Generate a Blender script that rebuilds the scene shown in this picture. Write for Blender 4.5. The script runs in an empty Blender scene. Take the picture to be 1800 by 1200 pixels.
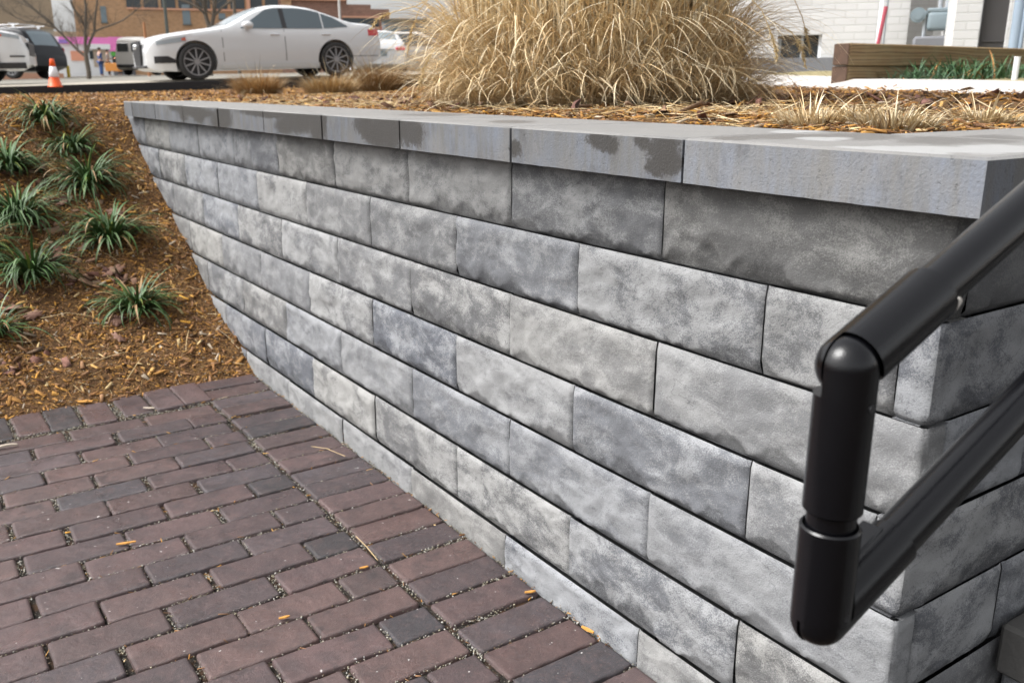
import bpy, bmesh, math, random
import numpy as np
from mathutils import Vector, Matrix, Euler, noise
R = math.radians
random.seed(7); rng = np.random.default_rng(11)
sc = bpy.context.scene
COL = sc.collection
# ------------------------------------------------------------------ camera
H = 0.14                                   # height of one wall course, metres
CZ = 7.55 * H                              # camera height over the paving
FPX = 1572.7
PIT = R(15.911); ROL = R(0.124)
cp_, sp_ = math.cos(PIT), math.sin(PIT)
Fw = Vector((0, cp_, -sp_)); U0 = Vector((0, sp_, cp_)); R0 = Vector((1, 0, 0))
cr, sr = math.cos(ROL), math.sin(ROL)
Rw = cr * R0 + sr * U0; Uw = -sr * R0 + cr * U0
cam_d = bpy.data.cameras.new('camera'); cam = bpy.data.objects.new('camera', cam_d)
COL.objects.link(cam); sc.camera = cam
m = Matrix.Identity(4)
for i in range(3):
    m[i][0] = Rw[i]; m[i][1] = Uw[i]; m[i][2] = -Fw[i]
m[2][3] = CZ
cam.matrix_world = m
cam_d.sensor_width = 36; cam_d.lens = FPX / 1800 * 36
cam_d.clip_start = 0.05; cam_d.clip_end = 2000
cam_d.dof.use_dof = True; cam_d.dof.focus_distance = 1.55; cam_d.dof.aperture_fstop = 8.0
# ------------------------------------------------------------------ sky and sun (overcast)
w = bpy.data.worlds.new('World'); sc.world = w; w.use_nodes = True
nt = w.node_tree; nt.nodes.clear()
sky = nt.nodes.new('ShaderNodeTexSky'); sky.sky_type = 'NISHITA'; sky.sun_disc = False
SUN_EL = R(50); SUN_AZ = math.atan2(-0.93, -0.12)
sky.sun_elevation = SUN_EL; sky.sun_rotation = SUN_AZ
sky.air_density = 1.0; sky.dust_density = 5.0; sky.ozone_density = 1.0
hs = nt.nodes.new('ShaderNodeHueSaturation'); hs.inputs['Saturation'].default_value = 0.12
bg = nt.nodes.new('ShaderNodeBackground'); bg.inputs['Strength'].default_value = 0.15
wo = nt.nodes.new('ShaderNodeOutputWorld')
nt.links.new(sky.outputs[0], hs.inputs['Color']); nt.links.new(hs.outputs[0], bg.inputs[0]); nt.links.new(bg.outputs[0], wo.inputs[0])
sd = bpy.data.lights.new('sun', 'SUN'); sd.energy = 1.5; sd.angle = R(30); sd.color = (1, 0.985, 0.965)
so = bpy.data.objects.new('sun', sd); COL.objects.link(so)
tosun = Vector((math.sin(SUN_AZ) * math.cos(SUN_EL), math.cos(SUN_AZ) * math.cos(SUN_EL), math.sin(SUN_EL)))
so.rotation_euler = tosun.to_track_quat('Z', 'Y').to_euler(); so.location = (0, 0, 20)
sc.view_settings.view_transform = 'Standard'; sc.view_settings.look = 'None'
sc.view_settings.gamma = 1; sc.view_settings.exposure = 1.02; sc.view_settings.use_curve_mapping = False
sc.render.engine = 'CYCLES'
# ------------------------------------------------------------------ wall frame
TH = R(-34.554)
dU = Vector((math.sin(TH), math.cos(TH), 0)); nV = Vector((math.cos(TH), -math.sin(TH), 0))
def W(u, v, z):                             # wall coordinates in courses -> metres; z over the paving
    return dU * (u * H) + nV * (v * H) + Vector((0, 0, z * H))
def ray(px, py): return Fw + Rw * ((px - 900) / FPX) - Uw * ((py - 600) / FPX)
def at(px, py, y):                          # point seen at a place of the photograph, y metres ahead
    q = ray(px, py); q = q * (y / q.y); return Vector((q.x, q.y, q.z + CZ))
def sst(a, b, x):
    t = min(1, max(0, (x - a) / (b - a))); return t * t * (3 - 2 * t)
# ------------------------------------------------------------------ object helpers
def tag(o, label=None, cat=None, group=None, kind=None):
    if label: o['label'] = label
    if cat: o['category'] = cat
    if group: o['group'] = group
    if kind: o['kind'] = kind
    return o
def empty(name, loc=(0, 0, 0), rz=0, **k):
    o = bpy.data.objects.new(name, None); COL.objects.link(o); o.location = loc; o.rotation_euler = (0, 0, rz)
    o.empty_display_size = .1
    return tag(o, **k)
def link(name, me, mat=None, parent=None, loc=None, rz=0, **k):
    if mat is not None and len(me.materials) == 0: me.materials.append(mat)
    o = bpy.data.objects.new(name, me); COL.objects.link(o)
    if parent: o.parent = parent
    if loc is not None: o.location = loc
    if rz: o.rotation_euler = (0, 0, rz)
    return tag(o, **k)
def mesh(name, vs, fs, smooth=False):
    me = bpy.data.meshes.new(name); me.from_pydata([tuple(v) for v in vs], [], fs); me.update()
    if smooth: me.polygons.foreach_set('use_smooth', [True] * len(me.polygons))
    return me
def np_mesh(name, V, F, smooth=False, col=None, colname='tint'):
    V = np.asarray(V, np.float32); F = np.asarray(F, np.int32)
    me = bpy.data.meshes.new(name); k = F.shape[1]
    me.vertices.add(len(V)); me.vertices.foreach_set('co', V.ravel())
    me.loops.add(F.size); me.loops.foreach_set('vertex_index', F.ravel())
    me.polygons.add(len(F)); me.polygons.foreach_set('loop_start', np.arange(0, F.size, k, dtype=np.int32))
    me.update(calc_edges=True)
    if smooth: me.polygons.foreach_set('use_smooth', np.ones(len(F), bool))
    if col is not None:
        a = me.color_attributes.new(colname, 'FLOAT_COLOR', 'POINT')
        c = np.ones((len(V), 4), np.float32); c[:, :col.shape[1]] = col; a.data.foreach_set('color', c.ravel())
    me.validate(); return me
class MB:
    def __init__(s): s.bm = bmesh.new()
    def box(s, c, size, rot=None, bev=0, seg=1):
        r = bmesh.ops.create_cube(s.bm, size=1); vs = r['verts']
        M = Matrix.Translation(Vector(c)) @ (rot.to_4x4() if rot else Matrix.Identity(4)) @ Matrix.Diagonal((*size, 1))
        bmesh.ops.transform(s.bm, matrix=M, verts=vs)
        if bev:
            es = list({e for v in vs for e in v.link_edges})
            bmesh.ops.bevel(s.bm, geom=es, offset=bev, segments=seg, affect='EDGES', profile=.5)
        return s
    def cyl(s, a, b, r, r2=None, n=16, caps=True):
        a, b = Vector(a), Vector(b); d = b - a
        q = d.to_track_quat('Z', 'Y').to_matrix().to_4x4()
        bmesh.ops.create_cone(s.bm, cap_ends=caps, segments=n, radius1=r, radius2=r if r2 is None else r2, depth=d.length,
                              matrix=Matrix.Translation((a + b) / 2) @ q)
        return s
    def sph(s, c, r, n=16, sc_=(1, 1, 1)):
        bmesh.ops.create_uvsphere(s.bm, u_segments=n, v_segments=max(6, n // 2), radius=r,
                                  matrix=Matrix.Translation(Vector(c)) @ Matrix.Diagonal((*sc_, 1)))
        return s
    def prism(s, pts, h, base=(0, 0, 0), ax=(1, 0, 0), up=(0, 0, 1), out=None):
        ax = Vector(ax); up = Vector(up); out = Vector(out) if out else ax.cross(up); base = Vector(base)
        a = [s.bm.verts.new(base + ax * x + up * y) for x, y in pts]
        b = [s.bm.verts.new(base + ax * x + up * y + out * h) for x, y in pts]
        n = len(pts); s.bm.faces.new(a[::-1]); s.bm.faces.new(b)
        for i in range(n): s.bm.faces.new((a[i], a[(i + 1) % n], b[(i + 1) % n], b[i]))
        return s
    def torus(s, c, axis, r, t, n=24, k=6):
        ax = Vector(axis).normalized(); e1 = ax.orthogonal().normalized(); e2 = ax.cross(e1)
        vs = []
        for i in range(n):
            a = 2 * math.pi * i / n; rd = e1 * math.cos(a) + e2 * math.sin(a)
            vs.append([s.bm.verts.new(Vector(c) + rd * (r + t * math.cos(2 * math.pi * j / k)) + ax * (t * math.sin(2 * math.pi * j / k))) for j in range(k)])
        for i in range(n):
            for j in range(k):
                s.bm.faces.new((vs[i][j], vs[(i + 1) % n][j], vs[(i + 1) % n][(j + 1) % k], vs[i][(j + 1) % k]))
        return s
    def me(s, name, smooth=False, ang=None):
        bmesh.ops.recalc_face_normals(s.bm, faces=s.bm.faces)
        me = bpy.data.meshes.new(name); s.bm.to_mesh(me); s.bm.free()
        if smooth:
            me.polygons.foreach_set('use_smooth', [True] * len(me.polygons))
            me.set_sharp_from_angle(angle=R(ang or 40))
        return me
    def build(s, name, mat, parent=None, smooth=False, ang=None, **k):
        return link(name, s.me(name, smooth, ang), mat, parent, **k)
def boolean(me_a, me_b, op='DIFFERENCE'):
    a = bpy.data.objects.new('tmp_a', me_a); b = bpy.data.objects.new('tmp_b', me_b)
    COL.objects.link(a); COL.objects.link(b)
    md = a.modifiers.new('b', 'BOOLEAN'); md.operation = op; md.object = b; md.solver = 'EXACT'
    dg = bpy.context.evaluated_depsgraph_get(); dg.update()
    r = bpy.data.meshes.new_from_object(a.evaluated_get(dg))
    bpy.data.objects.remove(a); bpy.data.objects.remove(b)
    return r
# ------------------------------------------------------------------ material helpers
class NT:
    def __init__(s, name, rough=.8, spec=.5, metal=0):
        s.m = bpy.data.materials.new(name); s.m.use_nodes = True; s.t = s.m.node_tree
        s.b = s.t.nodes['Principled BSDF']; s.b.inputs['Roughness'].default_value = rough
        s.b.inputs['Specular IOR Level'].default_value = spec; s.b.inputs['Metallic'].default_value = metal
    def n(s, t, **k):
        x = s.t.nodes.new(t)
        for a, b in k.items(): setattr(x, a, b)
        return x
    def l(s, a, b): s.t.links.new(a, b)
    def objcoord(s, scale=(1, 1, 1), rand=True, world=False):
        tc = s.n('ShaderNodeTexCoord'); mp = s.n('ShaderNodeMapping'); mp.inputs['Scale'].default_value = scale
        if world:
            g = s.n('ShaderNodeNewGeometry'); s.l(g.outputs['Position'], mp.inputs['Vector'])
        else: s.l(tc.outputs['Object'], mp.inputs['Vector'])
        if rand and not world:
            oi = s.n('ShaderNodeObjectInfo'); cx = s.n('ShaderNodeCombineXYZ')
            for i, f in enumerate((37.0, 91.0, 53.0)):
                mm = s.n('ShaderNodeMath', operation='MULTIPLY'); mm.inputs[1].default_value = f
                s.l(oi.outputs['Random'], mm.inputs[0]); s.l(mm.outputs[0], cx.inputs[i])
            s.l(cx.outputs[0], mp.inputs['Location'])
        return mp.outputs[0]
    def noise(s, vec, scale, detail=4, rough=.55, dist=0, out='Fac'):
        x = s.n('ShaderNodeTexNoise'); x.inputs['Scale'].default_value = scale; x.inputs['Detail'].default_value = detail
        x.inputs['Roughness'].default_value = rough; x.inputs['Distortion'].default_value = dist
        if vec is not None: s.l(vec, x.inputs['Vector'])
        return x.outputs[out]
    def ramp(s, fac, stops, interp='LINEAR'):
        x = s.n('ShaderNodeValToRGB'); cr_ = x.color_ramp; cr_.interpolation = interp
        while len(cr_.elements) < len(stops): cr_.elements.new(.5)
        for e, (p, c) in zip(cr_.elements, stops):
            e.position = p; e.color = (c, c, c, 1) if isinstance(c, (int, float)) else (*c, 1)
        if fac is not None: s.l(fac, x.inputs['Fac'])
        return x.outputs['Color']
    def mix(s, fac, a, b, mode='MIX'):
        x = s.n('ShaderNodeMix', data_type='RGBA', blend_type=mode)
        for i, v in ((0, fac), (6, a), (7, b)):
            if hasattr(v, 'is_output'): s.l(v, x.inputs[i])
            else: x.inputs[i].default_value = v if i == 0 else ((v, v, v, 1) if isinstance(v, (int, float)) else (*v, 1))
        return x.outputs[2]
    def math(s, op, a, b=0.0):
        x = s.n('ShaderNodeMath', operation=op)
        for i, v in ((0, a), (1, b)):
            if hasattr(v, 'is_output'): s.l(v, x.inputs[i])
            else: x.inputs[i].default_value = v
        return x.outputs[0]
    def bump(s, h, dist, strength=1, prev=None):
        x = s.n('ShaderNodeBump'); x.inputs['Distance'].default_value = dist; x.inputs['Strength'].default_value = strength
        s.l(h, x.inputs['Height'])
        if prev is not None: s.l(prev, x.inputs['Normal'])
        return x.outputs[0]
    def done(s, col=None, nrm=None, rough=None):
        for v, k in ((col, 'Base Color'), (nrm, 'Normal'), (rough, 'Roughness')):
            if v is None: continue
            if hasattr(v, 'is_output'): s.l(v, s.b.inputs[k])
            else: s.b.inputs[k].default_value = (*v, 1) if k == 'Base Color' else v
        return s.m
def plain(name, c, rough=.6, spec=.5, metal=0, var=.12, scale=6):
    t = NT(name, rough, spec, metal); v = t.objcoord(rand=False)
    f = t.noise(v, scale, 3)
    return t.done(t.mix(f, tuple(x * (1 - var) for x in c), tuple(min(1, x * (1 + var)) for x in c)))
M = {}
def mat_block():
    t = NT('split_face_concrete', .88, .25); v = t.objcoord((1, 1, 1)); vs = t.objcoord((1.0, 1.0, 1.7))
    big = t.noise(vs, 8.5, 14, .74, .35); fine = t.noise(v, 380, 3, .8); mid = t.noise(vs, 4.5, 3, .5)
    oi = t.n('ShaderNodeObjectInfo'); rnd = oi.outputs['Random']; r2 = t.math('FRACT', t.math('MULTIPLY', rnd, 17.3)); r3 = t.math('FRACT', t.math('MULTIPLY', rnd, 41.7))
    a = t.math('ADD', t.math('MULTIPLY', big, 1.0), t.math('MULTIPLY', t.math('SUBTRACT', fine, .5), .50))
    a = t.math('ADD', a, t.math('MULTIPLY', t.math('SUBTRACT', mid, .5), .26))
    a = t.math('ADD', a, t.math('MULTIPLY', t.math('SUBTRACT', r2, .5), .13))
    k = t.ramp(a, [(.40, 0.0), (.465, .25), (.50, .62), (.535, .90), (.60, 1.0)])
    r4 = t.math('FRACT', t.math('MULTIPLY', rnd, 7.91)); k = t.mix(t.math('ADD', .14, t.math('MULTIPLY', r4, .52)), k, .62)
    dark = t.mix(r3, (.078, .084, .102), (.102, .101, .103))
    lite = t.mix(r3, (.300, .309, .326), (.340, .336, .325))
    col = t.mix(k, dark, lite)
    at_ = t.n('ShaderNodeAttribute', attribute_name='relief_shade')
    chip = t.ramp(at_.outputs['Fac'], [(.0, .50), (.38, .62), (.5, 1.0), (.9, 1.13)])  # undercut shade and light on top edges painted into the block colour
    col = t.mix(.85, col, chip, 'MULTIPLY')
    crk = t.n('ShaderNodeTexNoise'); crk.inputs['Scale'].default_value = 9; crk.inputs['Detail'].default_value = 5; t.l(vs, crk.inputs['Vector'])
    line = t.ramp(t.math('ABSOLUTE', t.math('SUBTRACT', crk.outputs['Fac'], .5)), [(0.0, .55), (.006, 0.0)])
    col = t.mix(t.math('MULTIPLY', line, t.ramp(mid, [(.5, 0.0), (.6, 1.0)])), col, (.06, .06, .065))
    pit = t.noise(v, 900, 2, .7)
    col = t.mix(t.ramp(pit, [(.60, 0.0), (.68, .5)]), col, (.07, .07, .075))
    col = t.mix(t.ramp(t.noise(v, 700, 1), [(.66, 0.0), (.72, .45)]), col, (.45, .45, .45))
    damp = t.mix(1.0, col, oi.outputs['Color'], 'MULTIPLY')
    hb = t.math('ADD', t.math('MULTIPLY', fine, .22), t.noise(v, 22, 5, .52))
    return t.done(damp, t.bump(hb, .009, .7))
M['block'] = mat_block()
def mat_cap():
    t = NT('coping_concrete', .82, .3); v = t.objcoord((1, 1, 1)); 
    vs = t.objcoord((1.0, 1.0, .16))
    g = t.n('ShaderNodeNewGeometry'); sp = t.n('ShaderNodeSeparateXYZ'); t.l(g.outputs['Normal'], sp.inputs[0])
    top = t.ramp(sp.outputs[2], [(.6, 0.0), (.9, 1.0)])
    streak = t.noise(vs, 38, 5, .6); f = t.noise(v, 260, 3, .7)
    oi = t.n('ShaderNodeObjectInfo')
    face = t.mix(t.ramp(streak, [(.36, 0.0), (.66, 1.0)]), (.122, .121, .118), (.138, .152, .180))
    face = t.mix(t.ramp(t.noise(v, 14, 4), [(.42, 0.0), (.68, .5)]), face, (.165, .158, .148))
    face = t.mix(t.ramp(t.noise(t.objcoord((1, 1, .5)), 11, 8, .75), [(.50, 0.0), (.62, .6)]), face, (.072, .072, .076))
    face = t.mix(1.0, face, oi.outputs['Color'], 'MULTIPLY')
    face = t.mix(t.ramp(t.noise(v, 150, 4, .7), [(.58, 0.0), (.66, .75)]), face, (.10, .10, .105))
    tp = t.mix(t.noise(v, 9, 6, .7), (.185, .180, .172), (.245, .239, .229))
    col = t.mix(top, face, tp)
    col = t.mix(t.ramp(f, [(.3, .25), (.7, 0.0)]), col, (.15, .15, .155))
    wet = t.n('ShaderNodeAttribute', attribute_name='tint'); sw = t.n('ShaderNodeSeparateColor'); t.l(wet.outputs['Color'], sw.inputs[0])
    edge = t.math('ADD', sw.outputs[0], t.math('MULTIPLY', t.math('SUBTRACT', t.noise(v, 55, 9, .8), .5), 1.6))
    wk = t.ramp(edge, [(.40, 0.0), (.52, .75), (.64, 1.0)])
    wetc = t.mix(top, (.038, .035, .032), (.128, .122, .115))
    col = t.mix(t.math('MULTIPLY', wk, .92), col, wetc)
    e2 = t.math('ADD', sw.outputs[1], t.math('MULTIPLY', t.math('SUBTRACT', t.noise(v, 22, 4, .6), .5), .8))
    col = t.mix(t.ramp(e2, [(.44, 0.0), (.62, .9)]), col, (.32, .32, .316))
    pit = t.noise(v, 120, 3, .7)
    hb = t.math('SUBTRACT', f, t.ramp(pit, [(.64, 0.0), (.70, 1.0)]))
    return t.done(col, t.bump(hb, .0022, .6), t.mix(wk, .85, .6))
M['cap'] = mat_cap()
def mat_brick(name, c1, c2, c3):
    t = NT(name, .62, .5); v = t.objcoord((1, 1, 1)); oi = t.n('ShaderNodeObjectInfo'); r = oi.outputs['Random']
    c1, c2, c3 = [tuple(x * .86 for x in q) for q in (c1, c2, c3)]
    base = t.ramp(r, [(0, c1), (.2, c3), (.4, c2), (.6, tuple(x * 1.22 for x in c2)), (.75, (.070, .064, .073)), (.9, c1), (1, (.140, .086, .077))])
    col = t.mix(t.ramp(t.noise(v, 14, 4, .6, .5), [(.35, 0.0), (.7, .8)]), base, tuple(x * .62 for x in c3))
    col = t.mix(t.ramp(t.noise(v, 30, 5, .65), [(.5, 0.0), (.72, .35)]), col, (.17, .10, .09))
    col = t.mix(t.ramp(t.noise(v, 420, 3, .8), [(.42, .55), (.58, 0.0)]), col, (.040, .030, .031))
    col = t.mix(t.ramp(t.noise(v, 170, 4, .8), [(.54, 0.0), (.68, .5)]), col, (.19, .12, .105))
    fl = t.noise(v, 75, 2, .5)
    col = t.mix(t.ramp(fl, [(.745, 0.0), (.76, .8)]), col, (.62, .60, .58))
    pitn = t.ramp(t.noise(v, 150, 5, .75), [(.34, 0.0), (.46, 1.0)])
    hb = t.math('ADD', t.math('MULTIPLY', t.noise(v, 36, 6, .55), .9), t.math('MULTIPLY', t.noise(v, 500, 3, .8), .40)); hb = t.math('ADD', hb, t.math('MULTIPLY', pitn, .10))
    wetb = t.ramp(t.noise(v, 8, 5, .7), [(.60, 0.0), (.66, 1.0)])
    col = t.mix(t.math('MULTIPLY', wetb, .6), col, (.028, .022, .023))
    return t.done(col, t.bump(hb, .0050, .8), t.ramp(t.noise(v, 11, 3), [(.35, .26), (.65, .48)]))
M['brick'] = mat_brick('plum_clay_brick', (.094, .058, .058), (.118, .071, .068), (.066, .052, .057))
M['brick_dark'] = mat_brick('slate_clay_brick', (.024, .025, .029), (.030, .030, .034), (.036, .035, .039))
M['brick_red'] = mat_brick('rust_clay_brick', (.112, .064, .059), (.134, .079, .071), (.084, .057, .056))
def mat_attr(name, rough=.8, spec=.3, attr='tint', transl=0, bumps=0):
    t = NT(name, rough, spec); a = t.n('ShaderNodeAttribute', attribute_name=attr)
    nrm = None
    if bumps: nrm = t.bump(t.noise(t.objcoord((1, 1, 1), rand=False), bumps, 4, .7), .003, .8)
    return t.done(a.outputs['Color'], nrm)
M['chips'] = mat_attr('shredded_bark', .85, .25, bumps=300)
M['blade'] = mat_attr('leaf_blade', .5, .4)
M['straw'] = mat_attr('dry_straw', .65, .3)
M['pebble'] = mat_attr('grit', .8, .3)
def mat_soil():
    t = NT('mulch_soil', .95, .15); v = t.objcoord(rand=False, world=True)
    a = t.noise(v, 60, 6, .75); b = t.noise(v, 12, 4, .6)
    col = t.ramp(a, [(.3, (.035, .02, .012)), (.48, (.12, .066, .030)), (.62, (.25, .14, .055)), (.8, (.36, .22, .10))])
    col = t.mix(t.ramp(b, [(.45, 0.0), (.7, .5)]), col, (.045, .024, .013))
    return t.done(col, t.bump(a, .02, .9))
M['soil'] = mat_soil()
def mat_joint():
    t = NT('jointing_grit', .95, .2); v = t.objcoord(rand=False, world=True)
    a = t.noise(v, 260, 5, .8); b = t.noise(v, 40, 3)
    col = t.ramp(a, [(.38, (.010, .009, .008)), (.53, (.035, .03, .025)), (.64, (.13, .12, .10)), (.78, (.28, .26, .23))])
    col = t.mix(t.ramp(b, [(.5, 0.0), (.65, .6)]), col, (.10, .05, .025))
    return t.done(col, t.bump(a, .006, .9))
M['joint'] = mat_joint()
def mat_asphalt():
    t = NT('road_asphalt', .9, .3); v = t.objcoord(rand=False, world=True)
    col = t.mix(t.noise(v, 3, 5, .7), (.16, .15, .13), (.24, .225, .19))
    return t.done(col, t.bump(t.noise(v, 120, 3), .005, .5))
M['asphalt'] = mat_asphalt()
def mat_conc(name, c, sc_=5, world=True, b=80):
    t = NT(name, .85, .3); v = t.objcoord(rand=False, world=world)
    col = t.mix(t.noise(v, sc_, 5, .65), tuple(x * .8 for x in c), tuple(x * 1.1 for x in c))
    return t.done(col, t.bump(t.noise(v, b, 4), .004, .5))
M['sidewalk'] = mat_conc('pale_sidewalk', (.50, .47, .44), 2.5)
M['gutter'] = mat_conc('tan_gutter', (.38, .34, .28), 2)
M['kerb'] = mat_conc('black_kerb', (.028, .028, .03), 20)
M['tread'] = mat_conc('charcoal_tread', (.075, .073, .070), 12)
M['core'] = mat_conc('wall_core', (.05, .05, .052), 10)
def mat_lawn():
    t = NT('dormant_lawn', .95, .2); v = t.objcoord(rand=False, world=True)
    col = t.ramp(t.noise(v, 30, 6, .75), [(.3, (.13, .11, .05)), (.55, (.34, .29, .16)), (.75, (.45, .39, .24))])
    return t.done(col, t.bump(t.noise(v, 60, 4), .03, .8))
M['lawn'] = mat_lawn()
def mat_courses(name, c, mort, bw, bh, axis_map, var=.15, noisec=.1, bmp=.01):
    t = NT(name, .85, .3); tc = t.n('ShaderNodeTexCoord')
    mp = t.n('ShaderNodeMapping'); t.l(tc.outputs['Object'], mp.inputs['Vector'])
    sx = t.n('ShaderNodeSeparateXYZ'); t.l(mp.outputs[0], sx.inputs[0]); cx = t.n('ShaderNodeCombineXYZ')
    t.l(t.math('ADD', sx.outputs[0], sx.outputs[1]), cx.inputs[0]); t.l(sx.outputs[2], cx.inputs[1])
    br = t.n('ShaderNodeTexBrick'); br.inputs['Scale'].default_value = 1; br.inputs['Brick Width'].default_value = bw
    br.inputs['Row Height'].default_value = bh; br.inputs['Mortar Size'].default_value = bh * .09; br.inputs['Mortar Smooth'].default_value = .3
    br.inputs['Color1'].default_value = (*[x * (1 - var) for x in c], 1); br.inputs['Color2'].default_value = (*[min(1, x * (1 + var)) for x in c], 1)
    br.inputs['Mortar'].default_value = (*mort, 1); t.l(cx.outputs[0], br.inputs['Vector'])
    big = t.noise(t.objcoord(rand=False), .35, 4, .6)
    col = t.mix(t.ramp(big, [(.35, noisec * 3), (.7, 0.0)]), br.outputs['Color'], tuple(x * .6 for x in c))
    inv = t.math('SUBTRACT', 1.0, br.outputs['Fac'])
    return t.done(col, t.bump(inv, bmp, .7))
M['paintbrick'] = mat_courses('white_painted_brick', (.56, .56, .56), (.51, .51, .505), .21, .072, None, .03, .04, .006)
M['tanbrick'] = mat_courses('orange_tan_brick', (.42, .25, .135), (.36, .27, .2), .24, .08, None, .2)
M['brownbrick'] = mat_courses('brown_brick', (.25, .135, .10), (.25, .19, .16), .24, .08, None, .2)
M['stucco_tan'] = plain('tan_stucco', (.36, .28, .20), .9, .2, var=.08, scale=.4)
M['stucco_beige'] = plain('beige_stucco', (.42, .37, .30), .9, .2, var=.06, scale=.4)
M['white_wall'] = plain('white_render', (.74, .75, .77), .8, .3, var=.06, scale=1)
M['pink'] = plain('pink_paint', (.80, .22, .55), .6, var=.05); M['green'] = plain('green_paint', (.09, .36, .06), .6, var=.05)
M['purple'] = plain('purple_paint', (.33, .2, .6), .6, var=.05); M['salmon'] = plain('salmon_poster', (.72, .33, .22), .7, var=.08)
M['doortan'] = plain('tan_door', (.42, .34, .27), .6, var=.06)
M['peach'] = plain('peach_band', (.55, .30, .2), .8, var=.06)
def mat_glass(name, c, rough=.08, spec=.8):
    t = NT(name, rough, spec); return t.done(t.mix(t.noise(t.objcoord(rand=False), .8, 2), tuple(x * .85 for x in c), c))
M['glass'] = mat_glass('dark_glass', (.035, .045, .052)); M['glass_grey'] = mat_glass('grey_glass', (.16, .21, .24), .12)
M['glass_mid'] = mat_glass('car_side_glass', (.085, .11, .125), .1)
M['screen'] = mat_glass('windscreen_glass', (.17, .21, .225), .08)
M['paint'] = plain('white_car_paint', (.62, .63, .64), .28, .5, var=.012); M['paint'].node_tree.nodes['Principled BSDF'].inputs['Coat Weight'].default_value = .6
M['paint_grey'] = plain('pearl_van_paint', (.62, .60, .57), .35, .5, var=.02)
M['paint_black'] = plain('black_car_paint', (.008, .009, .012), .35, .3, var=.05)
M['tyre'] = plain('tyre_rubber', (.035, .034, .034), .85, .3); M['rim'] = plain('grey_alloy', (.33, .33, .34), .35, .5, .6)
M['blacktrim'] = plain('black_plastic', (.02, .02, .022), .5); M['chrome'] = plain('chrome', (.75, .76, .78), .18, .5, 1)
M['lamp'] = mat_glass('headlamp_lens', (.33, .37, .40), .08); M['red'] = plain('red_lens', (.52, .03, .035), .2)
M['pinkred'] = plain('tail_lens', (.62, .08, .12), .2); M['amber'] = plain('amber_lens', (.5, .10, .05), .25)
M['orange'] = plain('cone_orange', (.88, .115, .02), .45, var=.05); M['reflect'] = plain('reflective_white', (.78, .79, .82), .4, var=.03)
M['yellow'] = plain('bollard_yellow', (.70, .52, .08), .5); M['steel'] = plain('galvanised_steel', (.36, .39, .42), .5, .5, .3)
M['meter'] = plain('meter_grey_paint', (.17, .215, .24), .55, var=.15); M['bluegrey'] = plain('blue_grey_pipe', (.23, .29, .36), .5, var=.12)
M['doordark'] = plain('charcoal_door', (.045, .042, .042), .6, var=.1); M['whitepipe'] = plain('white_pipe', (.75, .77, .80), .4, var=.03)
M['redpole'] = plain('red_pole', (.36, .06, .09), .5); M['poledark'] = plain('dark_pole', (.09, .10, .09), .7); M['rust'] = plain('rust_pole', (.36, .16, .07), .8)
M['palepole'] = plain('pale_pole', (.52, .50, .48), .6)
M['plinth'] = plain('grey_plinth', (.15, .155, .17), .8)
M['skin'] = plain('skin', (.45, .27, .2), .6); M['blue'] = plain('blue_clothes', (.03, .075, .22), .85); M['dark'] = plain('dark_clothes', (.03, .03, .035), .85)
M['hair'] = plain('dark_hair', (.04, .025, .02), .8); M['boxor'] = plain('orange_box', (.62, .26, .06), .7); M['greyc'] = plain('grey_clothes', (.30, .27, .27), .85)
def mat_rail():
    t = NT('black_powder_coat', .2, .42); v = t.objcoord(rand=False, world=True)
    col = t.mix(t.ramp(t.noise(v, 900, 2, .8), [(.70, 0.0), (.78, .5)]), (.003, .003, .004), (.06, .06, .065))
    return t.done(col, t.bump(t.noise(v, 700, 3), .0004, .4), t.ramp(t.noise(v, 25, 3), [(.3, .15), (.7, .24)]))
M['rail'] = mat_rail()
def mat_wood():
    t = NT('treated_timber', .8, .25); v = t.objcoord((1, 1, 1), rand=True)
    vv = t.objcoord((.9, 6, 9), rand=True)
    wv = t.n('ShaderNodeTexWave'); wv.wave_type = 'RINGS'; wv.rings_direction = 'X'; wv.inputs['Scale'].default_value = 1.6; wv.inputs['Distortion'].default_value = 5
    wv.inputs['Detail'].default_value = 3; wv.inputs['Detail Scale'].default_value = .8; t.l(vv, wv.inputs['Vector'])
    col = t.ramp(wv.outputs['Fac'], [(.0, (.15, .10, .05)), (.5, (.235, .16, .082)), (.9, (.20, .135, .07)), (1, (.095, .062, .036))])
    col = t.mix(t.ramp(t.noise(v, 7, 3), [(.4, 0.0), (.7, .4)]), col, (.21, .19, .11))
    return t.done(col, t.bump(wv.outputs['Fac'], .004, .4))
M['wood'] = mat_wood(); M['woodend'] = plain('dark_end_grain', (.075, .042, .026), .85, var=.5, scale=18)
M['bark'] = plain('tree_bark', (.125, .105, .085), .9, .2, var=.35, scale=20)
M['deadleaf'] = plain('dead_oak_leaf', (.20, .105, .072), .8, var=.3, scale=40); M['chipwood'] = plain('fresh_wood_chip', (.50, .24, .05), .8, var=.3, scale=60)
M['chipgrey'] = plain('weathered_chip', (.40, .34, .27), .85, var=.3, scale=60)
M['silver'] = plain('pale_tape', (.62, .58, .53), .5)
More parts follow.
